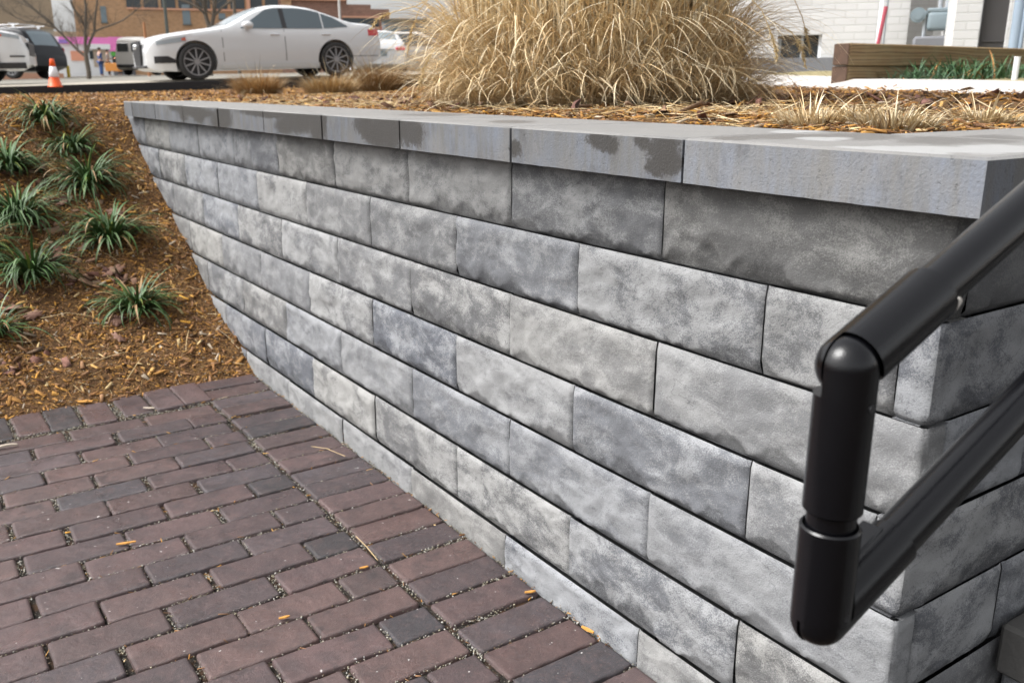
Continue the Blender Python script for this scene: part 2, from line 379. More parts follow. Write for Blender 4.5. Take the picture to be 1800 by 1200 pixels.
# ------------------------------------------------------------------ terrain
PROF_U = [23.1, 23.6, 24.2, 25.15, 26.55, 28.5, 30.5, 32.8, 34.6, 35.5, 36.8, 39.0]
PROF_Z = [-.05, .16, .50, .79, 1.36, 2.41, 3.46, 4.47, 5.50, 6.25, 6.95, 8.0]
CBK_ = 10.0
def bedz(x, y):                              # planting bed on top, metres
    z = CZ - .076 + .0214 * x + .00667 * (y - 4) + .010
    p = Vector((x, y, 0)); u_, v_ = p.dot(dU) / H, p.dot(nV) / H
    d = max(v_ - CBK_, 0) * H if u_ > 6.6 else 0
    d = min(d, max(u_ - 6.55, 0) * H if v_ > CBK_ else d)
    if v_ < 7.4 and u_ > 35: d = 9
    return min(z, CZ - .083 + .075 * d) if u_ < 35.4 else z
def nz(x, y, s, seed=0): return noise.noise(Vector((x * s, y * s, seed)))
def ter(u, v):
    p = W(u, v, 0); b = bedz(p.x, p.y)
    und = .012 * nz(p.x, p.y, 6, 3) + .007 * nz(p.x, p.y, 17, 8)
    if v > 7.75: return b + und * .7
    s = float(np.interp(u, PROF_U, PROF_Z)) * H
    if u > 38: s += 1
    k = .05; h = max(0, min(1, .5 + .5 * (b - s) / k))
    zz = b + (s - b) * h - k * h * (1 - h)
    return zz + und * min(1, max(0, (u - 23.1) / 1.0)) * 1.2
def sheet(name, us, vs, fz, mat, **k):
    V = [W(u, v, 0) + Vector((0, 0, fz(u, v))) for u in us for v in vs]; n = len(vs)
    F = [(i * n + j, i * n + j + 1, (i + 1) * n + j + 1, (i + 1) * n + j) for i in range(len(us) - 1) for j in range(n - 1)]
    me = mesh(name, V, F, True); return link(name, me, mat, **k)
# kerb line: through K0, direction nV; t = distance beyond it
K0 = Vector((-9.03, 15.8, 0))
TK = (K0.dot(dU)) / H                        # u of the kerb in courses
TK0v = K0.dot(nV)
def streetz(s, t):
    return CZ - .055 + .034 * max(-18, min(14, s)) + .018 * min(t, 2.4) + .005 * max(0, t - 2.4)
def street_at(x, y):
    p = Vector((x, y, 0)); return streetz((p.dot(nV) - TK0v), p.dot(dU) - TK * H)
# ground sheet, far enough for the horizon
us = [-40, -20, -8, 0, 8, 16, 23.2]
gnd = sheet('ground', [-300, -60, -20, 0, 12, 23.0], [-400, -120, -40, -12, 0, 6, 12, 40, 160], lambda u, v: -.03, M['joint'], kind='structure')
uu = list(np.arange(23.1, 40, .3)) + list(np.arange(40, 60, 1.0)) + list(np.linspace(60, TK - .5, 16)) 
vv = [-160, -100, -60, -40, -25, -16] + list(np.arange(-12, 7.61, .35)) + [7.74, 7.8] + list(np.arange(8.4, 30, 1.2)) + [32, 36, 42, 50, 60, 75, 95]
sheet('mulch_slope', uu, vv, ter, M['soil'], kind='structure')
# bed behind the wall, right of the slope's foot
sheet('planting_bed', [6.35, 7.2, 8, 10, 12, 14, 16, 18, 20, 21.5, 23.1], [9.6] + list(np.arange(10.2, 30, 1.2)) + [32, 36, 42, 50, 60, 75, 95], lambda u, v: ter(u, max(v, 8)) , M['soil'], kind='structure')
def kv(s): return s
def strip(name, t0, t1, dz, mat, s0=-70, s1=60, n=60, thick=0, **k):
    ss = np.linspace(s0, s1, n); ts = [t0, t1]; V = []; F = []
    for s_ in ss:
        for t_ in ts: V.append(dU * (TK * H + t_) + nV * (TK0v + s_) + Vector((0, 0, streetz(s_, t_) + dz)))
    for i in range(n - 1): F.append((2 * i, 2 * i + 1, 2 * i + 3, 2 * i + 2))
    if thick:
        o = len(V); V += [v - Vector((0, 0, thick)) for v in V[:]]
        for i in range(n - 1):
            F.append((2 * i, 2 * i + 2, o + 2 * i + 2, o + 2 * i)); F.append((2 * i + 1, o + 2 * i + 1, o + 2 * i + 3, 2 * i + 3))
        F += [(0, o, o + 1, 1), (2 * n - 2, 2 * n - 1, o + 2 * n - 1, o + 2 * n - 2)]
    return link(name, mesh(name, V, F), mat, **k)
strip('kerb', 0, .16, .012, M['kerb'], thick=.40, kind='structure')
strip('gutter', .16, 2.4, .0, M['gutter'], kind='structure')
ts = [2.4, 6, 12, 30, 80, 180, 500]; ss = np.linspace(-250, 250, 60); V = []; Fc = []
for s_ in ss:
    for t_ in ts: V.append(dU * (TK * H + t_) + nV * (TK0v + s_) + Vector((0, 0, streetz(s_, t_) - .004)))
k7 = len(ts)
for i in range(len(ss) - 1):
    for j in range(k7 - 1): Fc.append((i * k7 + j, i * k7 + j + 1, (i + 1) * k7 + j + 1, (i + 1) * k7 + j))
link('road', mesh('road', V, Fc), M['asphalt'], kind='structure')
# ------------------------------------------------------------------ brick paving
pav = empty('brick_path', (0, 0, 0), kind='structure')
def brick_mesh(L, wd, hgt, seed):
    nx, ny = max(4, int(L / .02)), 4
    rg = random.Random(seed); V = []; F = []
    o = Vector((rg.uniform(0, 99), rg.uniform(0, 99), 0))
    def ed(x): return x
    xs = [-L / 2, -L / 2 + .004] + list(np.linspace(-L / 2 + .008, L / 2 - .008, nx)) + [L / 2 - .004, L / 2]
    ys = [-wd / 2, -wd / 2 + .004] + list(np.linspace(-wd / 2 + .008, wd / 2 - .008, ny)) + [wd / 2 - .004, wd / 2]
    for x in xs:
        for y in ys:
            dx = L / 2 - abs(x); dy = wd / 2 - abs(y)
            z = 0
            for dd in (dx, dy):
                if dd < .005: z -= .0034 * (1 - dd / .005) ** 2
            nn = noise.noise(Vector((x * 40, y * 40, o.x))); n2 = noise.noise(Vector((x * 110, y * 110, o.y)))
            z += .0013 * nn + .0006 * n2
            px, py = x, y
            if dx < .001: px += .0024 * noise.noise(Vector((y * 60, x * 9, o.y))) - math.copysign(.0035 * .5 * (1 - min(1, dy / .006)), x)
            if dy < .001: py += .0032 * noise.noise(Vector((x * 55, y * 9, o.x))) - math.copysign(.0035 * .5 * (1 - min(1, dx / .006)), y)
            V.append((px, py, z))
    a, b = len(xs), len(ys)
    for i in range(a - 1):
        for j in range(b - 1): F.append((i * b + j, (i + 1) * b + j, (i + 1) * b + j + 1, i * b + j + 1))
    ringi = [i * b for i in range(a)] + [(a - 1) * b + j for j in range(1, b)] + [i * b + b - 1 for i in range(a - 2, -1, -1)] + [j for j in range(b - 2, 0, -1)]
    o2 = len(V)
    for q in ringi: x, y, z = V[q]; V.append((x * 1.0, y * 1.0, -hgt))
    n = len(ringi)
    for i in range(n): F.append((ringi[i], o2 + i, o2 + (i + 1) % n, ringi[(i + 1) % n]))
    return mesh('brick', V, F, True)
LB, WB = 1.555 * H, .668 * H
full = [brick_mesh(LB, WB, .05, i) for i in range(7)]; half = [brick_mesh(.775 * H, WB, .05, 50 + i) for i in range(4)]
full_d = []; half_d = [x.copy() for x in half]
for x in full: x.materials.append(M['brick']); y = x.copy(); y.materials.clear(); y.materials.append(M['brick_dark']); full_d.append(y)
full_r = [x.copy() for x in full]
for x in full_r: x.materials.clear(); x.materials.append(M['brick_red'])
for x in half_d: x.materials.append(M['brick_dark'])
for x in half: x.materials.append(M['brick'])
azV = math.atan2(nV.y, nV.x)
BR = []
def brick(uc, vc, along_v=True, kind='n', L=None):
    lst = {'n': full, 'd': full_d, 'r': full_r, 'h': half, 'hd': half_d}[kind]
    p = W(uc, vc, 0) + Vector((0, 0, random.uniform(-.003, .003)))
    o = link('brick', random.choice(lst), None, pav, loc=p)
    o.rotation_euler = (random.gauss(0, .008), random.gauss(0, .005), (azV if along_v else azV + math.pi / 2) + random.gauss(0, .009) + (math.pi if random.random() < .5 else 0))
    BR.append((uc, vc, (LB if kind[0] != 'h' else .8 * H) / H, along_v))
    return o
dark_half = {0: 1, 2: 0}
r = -8; rows = 0
for r in range(-9, 13):
    ufar = 14.93 - .7187 * r; uc_ = ufar - WB / H / 2 - .02
    if uc_ < 6.2: break
    if r % 2 == 0:
        hd = r in (-2, 2, 4, 6)
        brick(uc_, 5.30, True, 'hd' if hd else 'h'); v0 = 3.27
    else: v0 = 4.06
    v_ = v0 + LB / H / 2 + .03
    while v_ > -4.5:
        kd = 'n'; q = random.random()
        if q < .07 and v_ < 4.5: kd = 'd'
        elif q < .38: kd = 'r'
        if uc_ < 13 and v_ > 1 and kd == 'd': kd = 'r'
        brick(uc_, v_ + random.gauss(0, .02), True, kd); v_ -= 1.628
US = [23.15, 22.4, 21.63, 20.89, 20.08, 19.33, 18.51, 17.79, 17.05, 16.32, 15.63, 14.92, 14.19, 13.51, 12.80, 12.02, 11.34, 10.59, 9.82, 9.12, 8.4, 7.68, 6.95, 6.22, 5.5]
for i, u_ in enumerate(US):
    kd = 'd' if (i in (20, 5)) else random.choice(['n', 'n', 'r'])
    brick(u_ - .36, 5.80 + LB / H / 2 - .03, True, kd)
for i, v_ in enumerate([5.16, 4.48, 3.745, 2.92, 2.16, 1.478, .73, 0, -.74, -1.48, -2.22, -2.96, -3.7]):
    brick(22.42 + random.uniform(-.06, .05) + (-.12 if i == 3 else 0), v_ + .36 - .02, False, random.choice(['n', 'n', 'd', 'r']) if i != 0 else 'n')
# bedding that fills the joints
sheet('joint_bed', list(np.linspace(5, 23.6, 60)), list(np.linspace(-5, 7.6, 40)), lambda u, v: -.011 + .002 * nz(u, v, 3), M['joint'], kind='structure')
# grit in the joints: only where no brick lies
def in_brick(u, v, mg=.02):
    m_ = np.zeros(len(u), bool)
    for (bu, bv, bl, av) in BR:
        hu, hv = (WB / H / 2, bl / 2) if av else (bl / 2, WB / H / 2)
        m_ |= (abs(u - bu) < hu - mg) & (abs(v - bv) < hv - mg)
    return m_
def scatter_blobs(name, P, size, cols, mat, flat=.7, **k):
    base = np.array([(1, 0, 0), (-1, 0, 0), (0, 1, 0), (0, -1, 0), (0, 0, 1), (0, 0, -1)], float)
    F0 = np.array([(0, 2, 4), (2, 1, 4), (1, 3, 4), (3, 0, 4), (2, 0, 5), (1, 2, 5), (3, 1, 5), (0, 3, 5)])
    n = len(P); q = rng.normal(size=(n, 3, 3)); q, _ = np.linalg.qr(q)
    V = np.einsum('kj,nij->nki', base * np.array([1, .8, flat]), q) * size[:, None, None] + P[:, None, :]
    F = (F0[None] + 6 * np.arange(n)[:, None, None]).reshape(-1, 3)
    return link(name, np_mesh(name, V.reshape(-1, 3), F, False, np.repeat(cols, 6, axis=0)), mat, **k)
n = 120000
gu = rng.uniform(7, 23.3, n); gv = rng.uniform(-1.5, 7.55, n)
keep = ~in_brick(gu, gv, .015); gu, gv = gu[keep], gv[keep]
clump = np.array([nz(a * H, b * H, 9, 4) for a, b in zip(gu, gv)])
keep = rng.random(len(gu)) < np.clip(.62 + clump * 1.8, .12, 1); gu, gv = gu[keep], gv[keep]
P = np.outer(gu * H, dU) + np.outer(gv * H, nV); P[:, 2] = rng.uniform(-.009, -.0025, len(gu))
pal = .8 * np.array([(.48, .45, .38), (.36, .34, .28), (.58, .56, .51), (.24, .21, .16), (.42, .38, .27), (.16, .11, .07)])
scatter_blobs('joint_grit', P, rng.uniform(.001, .0034, len(gu)), pal[rng.integers(0, 6, len(gu))] * rng.uniform(.7, 1.1, (len(gu), 1)), M['pebble'], kind='stuff')
# ------------------------------------------------------------------ retaining wall
ZT = 6.516                                   # underside of the coping, in courses
wall = empty('retaining_wall', W(20, 8, 0), label='long grey split-face block retaining wall with stained concrete coping along the brick path', cat='wall')
wall_loc = wall.location.copy()
def block(name, org, ax, out, L, h, dep, seed, end=0, mat=None, parent=None, px=.011):
    """org: left-bottom-front point; ax along the face, out outward; end=+1: far end is visible too"""
    nu_ = max(6, int(L / px)); nzr = max(6, int(h / px)); rg = random.Random(seed)
    o1, o2 = rg.uniform(0, 500), rg.uniform(0, 500)
    amp = rg.uniform(.8, 1.6); V = []; F = []; Rl = []
    cb = rg.uniform(.13, .25) * h; ct = rg.uniform(.07, .15) * h
    def disp(a, z, Lh):
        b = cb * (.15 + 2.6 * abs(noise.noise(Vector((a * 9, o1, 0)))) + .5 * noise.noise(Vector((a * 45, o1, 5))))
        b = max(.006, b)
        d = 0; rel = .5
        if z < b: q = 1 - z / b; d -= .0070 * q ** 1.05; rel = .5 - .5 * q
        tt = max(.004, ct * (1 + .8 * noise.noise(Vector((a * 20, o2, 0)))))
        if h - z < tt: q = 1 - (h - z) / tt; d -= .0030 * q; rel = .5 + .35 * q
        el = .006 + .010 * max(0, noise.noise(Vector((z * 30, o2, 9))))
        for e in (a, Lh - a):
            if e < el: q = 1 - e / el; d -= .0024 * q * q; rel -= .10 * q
        n1 = noise.noise(Vector((a * 9, z * 16, o1))); n2 = noise.noise(Vector((a * 26, z * 34, o2))); n3 = noise.noise(Vector((a * 80, z * 90, o1)))
        ridge = 1 - abs(noise.noise(Vector((a * 7 + 3, z * 14, o2)))) * 2
        fe = min(1, max(0, min(z, h - z, a, Lh - a)) / .009); fe = .10 + .90 * fe * fe * (3 - 2 * fe)
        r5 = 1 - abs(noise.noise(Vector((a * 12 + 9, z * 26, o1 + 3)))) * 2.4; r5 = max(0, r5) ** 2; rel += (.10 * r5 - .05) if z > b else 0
        d += amp * fe * (.0034 * n1 + .0017 * n2 + .0007 * n3 + .0016 * ridge + .0013 * r5)
        return d, rel
    xs = np.linspace(0, L, nu_ + 1); zs = np.linspace(0, h, nzr + 1)
    up = Vector((0, 0, 1)); ou2 = ax
    def addgrid(A, B, f):
        o = len(V)
        for a in A:
            for b in B: p, rel = f(a, b); V.append(p); Rl.append(rel)
        nb = len(B)
        for i in range(len(A) - 1):
            for j in range(nb - 1): F.append((o + i * nb + j, o + (i + 1) * nb + j, o + (i + 1) * nb + j + 1, o + i * nb + j + 1))
    ctr = org + ax * (L / 2) + up * (h / 2) - out * (dep / 2)
    def front(a, z):
        d, rel = disp(a, z, L); p = org + ax * a + up * z + out * d
        if end and a >= L - 1e-6: d2, _ = disp(0, z, dep); p = p + ou2 * d2
        return p - ctr, rel
    addgrid(xs, zs, front)
    def box_face(p1, p2, p3, p4):
        o = len(V); V.extend([p1 - ctr, p2 - ctr, p3 - ctr, p4 - ctr]); Rl.extend([.4] * 4); F.append((o, o + 1, o + 2, o + 3))
    o0 = org + out * -.013; b = out * -dep
    box_face(o0, org + b, org + b + ax * L, o0 + ax * L)
    zt = up * h; box_face(o0 + zt, o0 + zt + ax * L, org + b + ax * L + zt, org + b + zt)
    box_face(o0, o0 + zt, org + b + zt, org + b)
    if end:
        ds = np.linspace(0, dep, max(4, int(dep / px)) + 1)
        def side(a, z):
            d2, rel = disp(a, z, dep); p = org + ax * L + up * z - out * a + ou2 * d2
            if a < 1e-6: d1, _ = disp(L, z, L); p = p + out * d1
            return p - ctr, rel
        addgrid(ds, zs, side)
    else: box_face(o0 + ax * L, org + b + ax * L, org + b + ax * L + zt, o0 + ax * L + zt)
    me = mesh(name, V, F, True)
    me.materials.append(mat or M['block'])
    a_ = me.attributes.new('relief_shade', 'FLOAT', 'POINT'); a_.data.foreach_set('value', np.array(Rl, np.float32))
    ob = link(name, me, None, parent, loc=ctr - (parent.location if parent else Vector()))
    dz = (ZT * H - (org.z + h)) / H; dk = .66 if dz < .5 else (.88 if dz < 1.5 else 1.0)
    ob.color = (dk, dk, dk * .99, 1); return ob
G = .0065                                     # half joint gap, in courses
UC = 4.17
firsts = {1: 7.803, 2: 6.157, 3: 7.753, 4: 6.13, 5: 7.696, 6: 6.09, 7: 7.724}
sd_ = 100
for k in range(1, 8):
    z0 = (ZT - k) + G * .8; z1 = (ZT - k + 1) - G * .8
    vf = 7.565 - .027 * (k - .5)
    if k == 7: z0 = -.48
    js = [firsts[k] + 3.205 * i for i in range(0, 10)]
    js = [j for j in js if j < 39.6]
    if k % 2 == 0: js = [4.551] + js
    edges = [UC] + js
    for a, b in zip(edges[:-1], edges[1:]):
        b = min(b, 36.3)
        if b - a < .2: break
        sd_ += 1
        corner = (a == UC)
        if corner and k % 2 == 0: continue     # return block shows its end here
        far = (a + b) / 2
        # axis: from left (large u) to right (small u)
        org = W(b - G, vf + random.uniform(-.012, .012), z0)
        g2 = 0 if corner else G
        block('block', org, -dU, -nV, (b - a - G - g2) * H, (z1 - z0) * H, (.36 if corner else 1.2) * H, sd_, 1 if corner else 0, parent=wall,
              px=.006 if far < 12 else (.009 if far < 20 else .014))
# return face (right of the corner), runs along +nV, outward -dU
for k in range(1, 8):
    z0 = (ZT - k) + G * .8; z1 = (ZT - k + 1) - G * .8
    if k == 7: z0 = -.48
    vf = 7.565 - .027 * (k - .5)
    if k % 2: ed = [vf + .36 + 2 * G, 9.47 if k == 5 else 9.47, 12.67, 15.9, 19.1, 22.3, 25.5]
    else: ed = [vf, 10.8 if k != 6 else 9.9, 14.0, 17.2, 20.4, 23.6, 26.8]
    for i, (a, b) in enumerate(zip(ed[:-1], ed[1:])):
        sd_ += 1
        first = (k % 2 == 0 and i == 0)
        # built left to right along +nV; for the even course's corner block its front (short) end is seen
        if first:
            # a block whose face is the return, visible end at its start: mirror by building along -nV
            org = W(UC, b - G, z0)
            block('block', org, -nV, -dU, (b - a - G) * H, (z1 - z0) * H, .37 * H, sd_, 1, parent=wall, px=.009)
        else:
            org = W(UC + .01, a + (G if i else 0), z0)
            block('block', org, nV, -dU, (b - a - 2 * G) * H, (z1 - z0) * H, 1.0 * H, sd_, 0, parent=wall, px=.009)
cb_ = MB()
cb_.prism([(4.6, 7.72), (36.4, 7.72), (36.4, 9.9), (6.4, 9.9), (6.4, 28), (4.6, 28)], (ZT + .45) * H, base=Vector((0, 0, -.45 * H)), ax=dU * H, up=nV * H, out=Vector((0, 0, 1)))
cb_.build('wall_core', M['core'], wall, loc=-wall_loc)
# coping stones
CT = 7.006; CF = 7.30; CBK = 10.0
def front_uv(px, py):
    q = ray(px, py); t = (CF * H) / q.dot(nV); p = q * t; return p.dot(dU) / H, (p.z + CZ) / H
def top_uv(px, py):
    q = ray(px, py); t = (CT * H - CZ) / q.z; p = q * t; return p.dot(dU) / H, p.dot(nV) / H
SF = [(1165, 268, 26, 34), (1155, 292, 20, 16), (1128, 248, 14, 10), (1058, 250, 24, 15), (1078, 262, 8, 9), (1190, 285, 8, 20), (722, 232, 20, 22), (705, 225, 10, 18), (678, 228, 22, 26), (640, 222, 14, 12), (655, 238, 16, 10),
      (555, 218, 10, 22), (520, 215, 22, 14), (500, 222, 12, 10), (545, 205, 14, 5), (392, 206, 10, 16), (330, 190, 6, 8), (350, 202, 8, 10), (345, 198, 26, 6), (470, 200, 40, 5), (322, 196, 6, 14), (310, 188, 10, 6), (388, 215, 12, 8), (905, 262, 10, 12), (565, 210, 6, 26), (700, 215, 6, 30)]
SFU = []
for px_, py_, rx, ry in SF:
    u_, z_ = front_uv(px_, py_); u2, _ = front_uv(px_ + rx, py_); _, z2 = front_uv(px_, py_ + ry); k_ = 1.35 if px_ < 720 else 1.1; SFU.append((u_, z_, abs(u2 - u_) * k_, abs(z2 - z_) * k_))
ST = [(1500, 240, 90, 7), (1380, 240, 110, 5), (1650, 246, 70, 8), (1740, 244, 60, 8), (900, 214, 40, 3), (1290, 243, 40, 4), (760, 202, 60, 2.5)]
SW = [(1600, 263, 150, 9), (1740, 262, 90, 9), (1450, 244, 50, 4), (1400, 232, 50, 3)]
def blob(lst, fn, x, y, exact):
    b = 0
    for a in lst: 
        q = math.sqrt(((x - a[0]) / a[2]) ** 2 + ((y - a[1]) / a[3]) ** 2); b = max(b, 1.15 - .62 * q)
    return max(0, min(1, b))
def tb(lst):
    o = []
    for px_, py_, rx, ry in lst:
        u_, v_ = top_uv(px_, py_); ua, va = top_uv(px_ + rx, py_); ub, vb = top_uv(px_, py_ + ry); o.append((u_, v_, (ua - u_, va - v_), (ub - u_, vb - v_)))
    return o
STt, SWt = tb(ST), tb(SW)
def blob2(lst, u, v):
    b = 0
    for (cu, cv, A, B) in lst:
        det = A[0] * B[1] - A[1] * B[0]; du, dv = u - cu, v - cv
        s_ = (du * B[1] - dv * B[0]) / det; t_ = (A[0] * dv - A[1] * du) / det
        b = max(b, 1.1 - .6 * math.hypot(s_, t_))
    return max(0, min(1, b))
def capstone(u0, u1, v0, v1, name='capstone'):
    """closed slab with a gridded face so the damp patches have somewhere to sit"""
    ctr = W((u0 + u1) / 2, (v0 + v1) / 2, (ZT + CT) / 2); nu_ = max(8, int(abs(u1 - u0) * H / .012)); nv_ = max(6, int(abs(v1 - v0) * H / .02))
    cz_ = .004 / H
    bm_ = []; V = []; C = []; F = []
    us_ = list(np.linspace(u0, u1, nu_ + 1)); vs_ = list(np.linspace(v0, v1, nv_ + 1)); zs_ = list(np.linspace(ZT, CT, 9))
    ins = .025
    def col(u, v, z, top): 
        if top: return (blob2(STt, u, v), blob2(SWt, u, v), 0)
        return (blob(SFU, None, u, z, 0) if v <= CF + .1 else 0, 0, 0)
    def grid(A, B, f, top=False):
        o = len(V)
        for a in A:
            for b in B:
                u, v, z = f(a, b); C.append(col(u, v, z, top))
                j = .0008 * noise.noise(Vector((u * 4, v * 4, z * 9)))
                V.append(W(u, v, z) - ctr + Vector((0, 0, (.0007 * noise.noise(Vector((u * 26, v * 26, 3))) - .0005) if not top and abs(z - ZT) < .01 else 0)))
        nb = len(B)
        for i in range(len(A) - 1):
            for k_ in range(nb - 1): F.append((o + i * nb + k_, o + (i + 1) * nb + k_, o + (i + 1) * nb + k_ + 1, o + i * nb + k_ + 1))
    zb = zs_[:-1] + [CT - ins]; vt = [v0 + ins] + vs_[1:-1] + [v1 - ins]; ut = [u0 + ins] + us_[1:-1] + [u1 - ins]
    grid(us_, zb, lambda a, b: (a, v0, b)); grid(us_, zb, lambda a, b: (a, v1, b))
    grid(vs_, zb, lambda a, b: (u0, a, b)); grid(vs_, zb, lambda a, b: (u1, a, b))
    grid(ut, vt, lambda a, b: (a, b, CT), True); grid(us_, vs_, lambda a, b: (a, b, ZT))
    # small arris between faces and top
    o = len(V)
    q = [(u0, v0), (u1, v0), (u1, v1), (u0, v1)]; qi = [(u0 + ins, v0 + ins), (u1 - ins, v0 + ins), (u1 - ins, v1 - ins), (u0 + ins, v1 - ins)]
    for (a, b) in q: V.append(W(a, b, CT - ins) - ctr); C.append((0, 0, 0))
    for (a, b) in qi: V.append(W(a, b, CT) - ctr); C.append((0, 0, 0))
    for i in range(4): F.append((o + i, o + (i + 1) % 4, o + 4 + (i + 1) % 4, o + 4 + i))
    me = np_mesh(name, V, F, False, np.array(C, np.float32))
    bm = bmesh.new(); bm.from_mesh(me); bmesh.ops.recalc_face_normals(bm, faces=bm.faces); bm.to_mesh(me); bm.free()
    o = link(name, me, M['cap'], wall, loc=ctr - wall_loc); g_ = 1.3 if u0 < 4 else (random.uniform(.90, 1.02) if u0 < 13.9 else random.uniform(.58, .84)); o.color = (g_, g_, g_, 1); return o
CJ = [35.05, 33.8, 30.66, 27.43, 24.12, 20.73, 17.35, 14.01, 10.65, 7.25]
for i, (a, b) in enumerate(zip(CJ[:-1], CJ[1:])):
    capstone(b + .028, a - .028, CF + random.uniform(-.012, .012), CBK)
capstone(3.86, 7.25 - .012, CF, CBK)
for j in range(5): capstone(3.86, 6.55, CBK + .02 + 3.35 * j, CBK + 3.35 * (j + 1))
# ------------------------------------------------------------------ steps beside the wall's return face
st = empty('entrance_steps', W(1, 10, 0), label='block steps with charcoal treads at the lower right beyond the wall corner', cat='steps')
def stepb(v0, v1, z0, z1, u0=-9, u1=4.10):
    nb = 4; wdt = (u1 - u0) / nb
    for i in range(nb):
        a, b = u1 - i * wdt, u1 - (i + 1) * wdt
        c = W((a + b) / 2, (v0 + v1) / 2, z1 - .31); mb = MB(); rot = Matrix((dU, nV, Vector((0, 0, 1)))).transposed()
        mb.box((0, 0, 0), ((a - b) * H - .004, (v1 - v0) * H, .62 * H), rot, .006)
        mb.build('tread', M['tread'], st, loc=c - st.location)
        c = W((a + b) / 2, (v0 + v1) / 2 + .12, (z0 + z1 - .62) / 2); mb = MB()
        mb.box((0, 0, 0), ((a - b) * H - .006, (v1 - v0) * H - .02, max(.02, (z1 - .63 - z0) * H)), rot, .006)
        mb.build('riser_block', M['block'], st, loc=c - st.location)
stepb(6.95, 9.40, 0, .80, u1=3.3); 
for i in range(6): stepb(9.42 + 2.5 * i, 9.42 + 2.5 * (i + 1) - .02, 0 if i == 0 else .8 + 1.03 * (i - 1), 1.83 + 1.03 * i)
# ------------------------------------------------------------------ handrail loop
RA = R(54.2); RP = R(22.5)
rd = Vector((math.sin(RA) * math.cos(RP), math.cos(RA) * math.cos(RP), math.sin(RP)))
axp = Vector((math.cos(RA), -math.sin(RA), 0))           # pivot axis, towards the camera's right
def at_depth(px, py, dpt): q = ray(px, py); return q * dpt + Vector((0, 0, CZ))
TA = at_depth(1628, 521, .775); TR = .021; CR = .0252
# elbow: go back along the rail until it shows at x = 1492
def toPx(p):
    q = p - Vector((0, 0, CZ)); z = q.dot(Fw); return 900 + FPX * q.dot(Rw) / z, 600 - FPX * q.dot(Uw) / z
s_ = 0
while toPx(TA + rd * s_)[0] > 1491: s_ -= .001
EB = TA + rd * s_
s2 = 0
while toPx(EB + Vector((0, 0, s2)))[1] < 1084: s2 -= .001
LBp = EB + Vector((0, 0, s2))
print('elbow', toPx(EB), EB, 'low', toPx(LBp), s2, [toPx(LBp + rd * x) for x in (.05, .1, .15, .2, .3)])
hr = empty('handrail', W(1.5, 12, 0), label='black powder coated tube handrail loop with swivel elbow fittings in front of the wall corner', cat='handrail')
hl = hr.location.copy()
def HB(mb, name, mat=None, ang=40, **k): return mb.build(name, mat or M['rail'], hr, True, ang, loc=-hl, **k)
UPv = Vector((0, 0, 1))
def capsule(a, b, r, n=40):
    """cylinder from a to b with a half-sphere at a, as one lathe"""
    ax = (b - a).normalized(); e1 = ax.orthogonal().normalized(); e2 = ax.cross(e1); L = (b - a).length
    prof = [(-r * math.cos(t), r * math.sin(t)) for t in np.linspace(0, math.pi / 2, 10)[1:]] + [(L - .0016, r), (L, r - .0014)]
    V = [a - ax * r]; F = []
    for x, rr in prof:
        for i in range(n): t = 2 * math.pi * i / n; V.append(a + ax * x + (e1 * math.cos(t) + e2 * math.sin(t)) * rr)
    m_ = len(prof)
    for i in range(n): F.append((0, 1 + (i + 1) % n, 1 + i))
    for j in range(m_ - 1):
        for i in range(n): F.append((1 + j * n + i, 1 + j * n + (i + 1) % n, 1 + (j + 1) * n + (i + 1) % n, 1 + (j + 1) * n + i))
    F.append(tuple(1 + (m_ - 1) * n + i for i in range(n)))
    bm = bmesh.new(); me = mesh('capsule', V, F); bm.from_mesh(me); bmesh.ops.recalc_face_normals(bm, faces=bm.faces); bm.to_mesh(me); bm.free()
    return me
def halfbox(c, ax, sign, off, size, upv):
    """box on one side of the plane through c + ax*off"""
    e2 = upv.normalized(); e1 = ax.cross(e2).normalized(); rot = Matrix((ax, e2, e1)).transposed()
    return c + ax * (off + sign * size[0] / 2), size, rot
def fin(me, name, ang=35, **k):
    me.polygons.foreach_set('use_smooth', [True] * len(me.polygons)); me.set_sharp_from_angle(angle=R(ang)); me.materials.clear()
    return link(name, me, k.pop('mat', M['rail']), hr, loc=-hl, **k)
def mbox(c, size, rot): return MB().box(c, size, rot).me('cut')
# upper elbow: rail collar keeps the wall side, post collar keeps the near side
cl_len = .083
railc = capsule(EB, EB + rd * (abs(s_) - .0 + .006), CR + .0008)
railc = boolean(railc, capsule(EB, EB - UPv * .08, CR + .0014))if False else railc
c_, sz, rt = halfbox(EB, axp, 1, -.004, (.06, .062, .062), UPv)
perp = rd.cross(axp).normalized()
cutA = MB().box(c_ - rd * .0, (.06, .058, .058), Matrix((axp, rd, perp)).transposed()).me('cut')
sph = MB().sph(EB, CR + .0022, 40).me('cut')
big = capsule(EB, EB - UPv * .09, CR + .0028)
near_cap = boolean(big, MB().box(EB + axp * (.05 - .0075), (.10, .3, .3), Matrix((axp, UPv, axp.cross(UPv))).transposed()).me('cut'), 'INTERSECT')
fin(boolean(railc, near_cap), 'rail_collar')
pc_len = (toPx(EB)[1], 0)
s3 = 0
while toPx(EB - UPv * s3)[1] < 893: s3 += .001
postc = capsule(EB, EB - UPv * s3, CR - .0002)
wallside = MB().box(EB - axp * (.05 + .0055) + UPv * (.06 - .024), (.10, .12, .2), Matrix((axp, UPv, axp.cross(UPv))).transposed()).me('cut')
fin(boolean(postc, wallside), 'post_collar')
